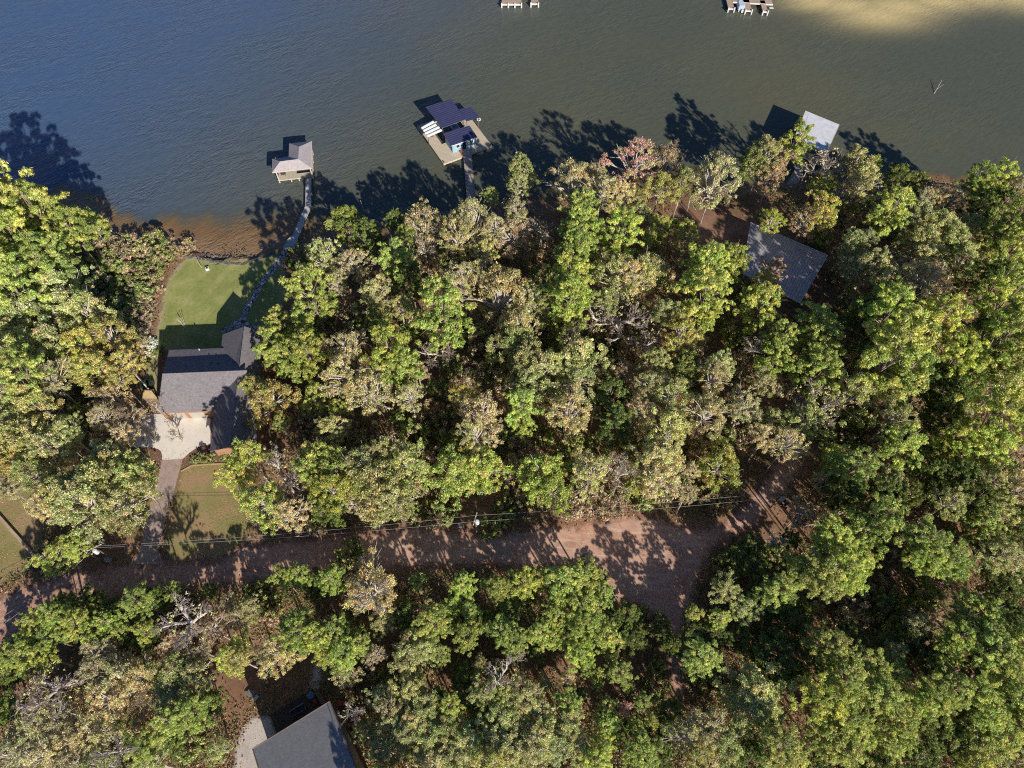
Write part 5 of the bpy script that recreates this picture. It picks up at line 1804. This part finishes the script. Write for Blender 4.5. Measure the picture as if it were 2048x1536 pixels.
RF = {'P': 1.16, 'D': 1.25, 'O': 1.24, 'T': 1.22, 'Y': 1.18, 'R': 1.2, 'G': 1.18, 'B': 1.2, 'S': 1.15, 'W': 1.2, 'K': 1.1, 'F': 1.1}
for e in ENT:
    k, u, v, r = e
    pk, oname, hz, tr_, bark, colr, noun = KIND[k]
    i = turn[pk] = turn.get(pk, -1) + 1
    cme, bme = PROTO[pk][i % len(PROTO[pk])]
    low = k in 'SWF'
    rad = r * mpp(u, v, GZ + hz) * RF[k]
    if low:
        zc = GZ + rad * .35
        if 190 < u < 400 and 430 < v < 700:
            zc = GZ + rad * .5
    else:
        zc = GZ + min(hz * trng.uniform(.92, 1.1), 2.7 * rad + 4.0)
        if v > 1040 and k == 'P':
            zc = GZ + min(13.5 * trng.uniform(.9, 1.12), 2.4 * rad + 4.0)
        if v > 1060 and k == 'D':
            zc = GZ + min(6.5, 1.3 * rad + 2.0) * trng.uniform(.85, 1.1)
        if v > 1060 and k in 'OT':
            zc = GZ + min(9.0, 2.2 * rad + 3.0)
        if v > 1060 and k == 'B':
            zc = GZ + min(12.0, 2.4 * rad + 5.0)
        if k == 'G' and 440 < u < 700 and 890 < v < 1020:
            zc = GZ + trng.uniform(12, 14)
        if k == 'P' and 1490 < u < 1690 and 580 < v < 770:
            zc = GZ + trng.uniform(10, 12)
        if k == 'B' and 290 < u < 370 and 850 < v < 900:
            zc = GZ + 3.4
        if k == 'P' and 540 < u < 600 and 640 < v < 740:
            zc = GZ + trng.uniform(8.5, 10)
        if k == 'Y' and 495 < u < 550 and 770 < v < 810:
            zc = GZ + 7.5
        if k == 'K' and v > 1000:
            zc = GZ + min(6.5, zc - GZ)
    for _ in range(12):
        c = G(u, v, zc)
        if c.y < float(shore_y(c.x)) - (.8 if not low else .3) or low:
            break
        zc += 1.0
    if not low and c.y > float(shore_y(c.x)) - .8:
        c.y = float(shore_y(c.x)) - .8
    rad = r * mpp(u, v, zc) * (RF[k] if v < 1060 or k in 'OTS' else 1.08)
    base = flat(c, GZ)
    root = thing(oname, LAB[e], 'shrub' if low else 'tree', base, GROUPN[k])
    b = trng.uniform(.82, 1.18)
    if k == 'D' and u > 1250 and v > 880:
        b *= .8
    tint = (b * trng.uniform(.93, 1.08), b, b * trng.uniform(.85, 1.1))
    rz = trng.uniform(0, 6.28)
    zs = trng.uniform(.9, 1.2)
    if low:
        zs = .75 if (190 < u < 400 and 430 < v < 960) else trng.uniform(1.1, 2.0)
        if zs > 1:
            zc = GZ + rad * zs * .5
            c = G(u, v, zc)
            if c.y > float(shore_y(c.x)) - .5:
                c.y = float(shore_y(c.x)) - .5
            base = flat(c, GZ)
            root.location = base
    if k == 'P':
        zs *= 1.05
    if v > 1060 and not low:
        zs *= .62
    if not low:
        child('trunk', TRUNK[bark], root, (0, 0, -.1), (tr_ * (.6 + rad * .1),) * 2 + (zc - GZ + .1 + rad * zs * (.55 if k in 'PD' else -.55),), rz)
    if isinstance(bme, tuple):
        child('twigs', bme[1], root, (0, 0, zc - GZ), (rad, rad, rad * zs), rz)
        bme = bme[0]
    if bme is not None:
        child('branches', bme, root, (0, 0, zc - GZ), (rad, rad, rad * zs), rz)
    if cme is not None:
        child({'P': 'needles', 'D': 'needles', 'F': 'blossom'}.get(k, 'foliage'), cme, root, (0, 0, zc - GZ), (rad, rad, rad * zs), rz, tint)


# ------------------------------------------------------------------ undergrowth nobody could count
def undergrowth():
    n = 60000
    U, Vv = rng.uniform(-60, 2108, n), rng.uniform(370, 1600, n)
    X = np.empty((n, 2))
    for i in range(n):
        X[i] = G(U[i], Vv[i])[:2]
    keep = X[:, 1] < shore_y(X[:, 0]) - .6
    for nm, pts in SHEETS:
        m = .8 if nm == 'dirt_road' else .3
        keep &= poly_sd(X, pts) < -m
    yard = poly_sd(X, np.array([G(a, b)[:2] for a, b in [(450, 1200), (640, 1200), (690, 1400), (760, 1560), (470, 1560)]])) > 0
    for ring in ([(312, 700), (540, 640), (540, 905), (415, 925), (312, 845)], [(1490, 450), (1660, 512), (1610, 640), (1470, 570)], [(540, 1428), (626, 1376), (662, 1398), (745, 1545), (530, 1560)],
                 [(1340, 405), (1400, 390), (1520, 440), (1490, 540), (1400, 500)]):
        keep &= poly_sd(X, np.array([G(a, b)[:2] for a, b in ring])) < 0
    # patchy cover
    den = np.sin(X[:, 0] * .21 + 1.3) + np.sin(X[:, 1] * .27) + np.sin(X[:, 0] * .13 - X[:, 1] * .17) + rng.normal(0, .9, n)
    keep &= den > -1.1
    X, yard = X[keep], yard[keep]
    n = len(X)
    per = 11
    idx = np.repeat(np.arange(n), per)
    m = len(idx)
    hgt = np.where(yard, .12, rng.uniform(.1, 1.1, n))
    pos = np.c_[X[idx] + rng.normal(0, .75, (m, 2)), GZ + .05 + hgt[idx] * rng.uniform(0, 1, m)]
    pal = np.array([(.14, .18, .05), (.20, .22, .07), (.30, .20, .11), (.40, .25, .15), (.10, .14, .04), (.24, .24, .09), (.46, .31, .20)])
    hue = pal[rng.integers(0, len(pal), n)]
    col = hue[idx] * rng.uniform(.7, 1.3, (m, 1))
    nrm = unit(sphere(m) * .8 + np.array([0, 0, .5]))
    me = quadmesh('underbrush', quads(pos, nrm, .095, 1.9), np.clip(col, .01, .9), M['leaf'])
    o = bpy.data.objects.new('underbrush', me)
    COL.objects.link(o)
    tag(o, 'low green and brown underbrush covering the forest floor', 'underbrush', kind='stuff')
    # fallen twigs
    k = 2600
    j = rng.integers(0, n, k)
    a = rng.uniform(0, 6.28, k)
    L = rng.uniform(.5, 2.2, k)
    p0 = np.c_[X[j] + rng.normal(0, .5, (k, 2)), GZ + rng.uniform(.05, .5, k)]
    p1 = p0 + np.c_[np.cos(a) * L, np.sin(a) * L, rng.uniform(-.1, .5, k)]
    S = np.c_[p0, p1, rng.uniform(.02, .045, k), np.full(k, .012)]
    o = bpy.data.objects.new('fallen_twigs', tubemesh('fallen_twigs', S, M['dead_wood'], 4))
    COL.objects.link(o)
    tag(o, 'fallen twigs and sticks scattered over the forest floor', 'twigs', kind='stuff')


undergrowth()


def leaf_litter():
    P = []
    for nm, pts in SHEETS:
        dens = {'front_lawn': 9, 'side_lawn': 9, 'neighbour_lawn': 9, 'dirt_road': 5, 'lawn': 1.6, 'mulch_bed': 8, 'driveway': 1.0, 'gravel_drive': 2, 'parking_pad': .35, 'stone_path': 2}.get(nm, 0)
        lo, hi = pts.min(0) - 1.5, pts.max(0) + 1.5
        n = int(dens * np.prod(hi - lo))
        q = np.c_[rng.uniform(lo[0], hi[0], n), rng.uniform(lo[1], hi[1], n)]
        d = poly_sd(q, pts)
        drift = np.sin(q[:, 0] * .5 + 1) + np.sin(q[:, 1] * .63) + np.sin(q[:, 0] * .23 - q[:, 1] * .31) + rng.normal(0, .8, n)
        k = (d > -1.2) & (drift > -.2)
        if nm == 'dirt_road':
            k &= (d < 2.2) | (q[:, 0] < -38) | (drift > 1.6)
        P.append(np.c_[q[k], np.full(k.sum(), GZ + .07)])
    P = np.concatenate(P)
    m = len(P)
    pal = np.array([(.52, .30, .16), (.60, .42, .24), (.42, .22, .12), (.66, .50, .30), (.34, .19, .11)])
    col = pal[rng.integers(0, len(pal), m)] * rng.uniform(.75, 1.2, (m, 1))
    o = bpy.data.objects.new('fallen_leaves', quadmesh('fallen_leaves', quads(P, unit(sphere(m) * .45 + np.array([0, 0, 1.0])), .055, 1.3), np.clip(col, .02, .9), M['leaf']))
    COL.objects.link(o)
    tag(o, 'brown fallen leaves scattered over the lawns and dirt road', 'leaves', kind='stuff')


leaf_litter()


# ------------------------------------------------------------------ light, world, camera
EL = R(27.5)
sdir = Vector((-.475 * math.cos(EL), .88 * math.cos(EL), -math.sin(EL)))
L = bpy.data.lights.new('sun', 'SUN')
L.energy = 5.0
L.angle = R(.53)
L.color = (1.0, .945, .87)
lo = bpy.data.objects.new('sun', L)
COL.objects.link(lo)
lo.rotation_euler = sdir.to_track_quat('-Z', 'Y').to_euler()
lo.location = (60, -60, 150)

w = bpy.data.worlds.new('World')
SC.world = w
w.use_nodes = True
wt = w.node_tree
wt.nodes.clear()
wo = wt.nodes.new('ShaderNodeOutputWorld')
bg = wt.nodes.new('ShaderNodeBackground')
sky = wt.nodes.new('ShaderNodeTexSky')
sky.sky_type = 'NISHITA'
sky.sun_disc = False
sky.ozone_density = 3.0
sky.altitude = 300
sky.sun_elevation = EL
sky.sun_rotation = R(151.6)
bg.inputs['Strength'].default_value = .062
tint = wt.nodes.new('ShaderNodeMixRGB')
tint.blend_type = 'MULTIPLY'
tint.inputs[0].default_value = 1
tint.inputs[2].default_value = (.58, .78, 1.15, 1)
wt.links.new(sky.outputs[0], tint.inputs[1])
wt.links.new(tint.outputs[0], bg.inputs[0])
wt.links.new(bg.outputs[0], wo.inputs[0])

cam = bpy.data.cameras.new('camera')
cam.sensor_width = 36
cam.lens = FPX / 2048 * 36
cam.clip_end = 8000
co = bpy.data.objects.new('camera', cam)
COL.objects.link(co)
co.location = (0, 0, CAMH)
co.rotation_euler = (TILT, 0, 0)
SC.camera = co
SC.view_settings.view_transform = 'Standard'
SC.view_settings.look = 'None'
SC.view_settings.exposure = 0
SC.cycles.use_denoising = False
SC.cycles.sample_clamp_direct = 1.6
SC.cycles.sample_clamp_indirect = 2.0
SC.cycles.filter_width = 1.1
SC.cycles.max_bounces = 5
SC.cycles.diffuse_bounces = 3
SC.cycles.glossy_bounces = 2
SC.cycles.transmission_bounces = 2
SC.cycles.transparent_max_bounces = 8
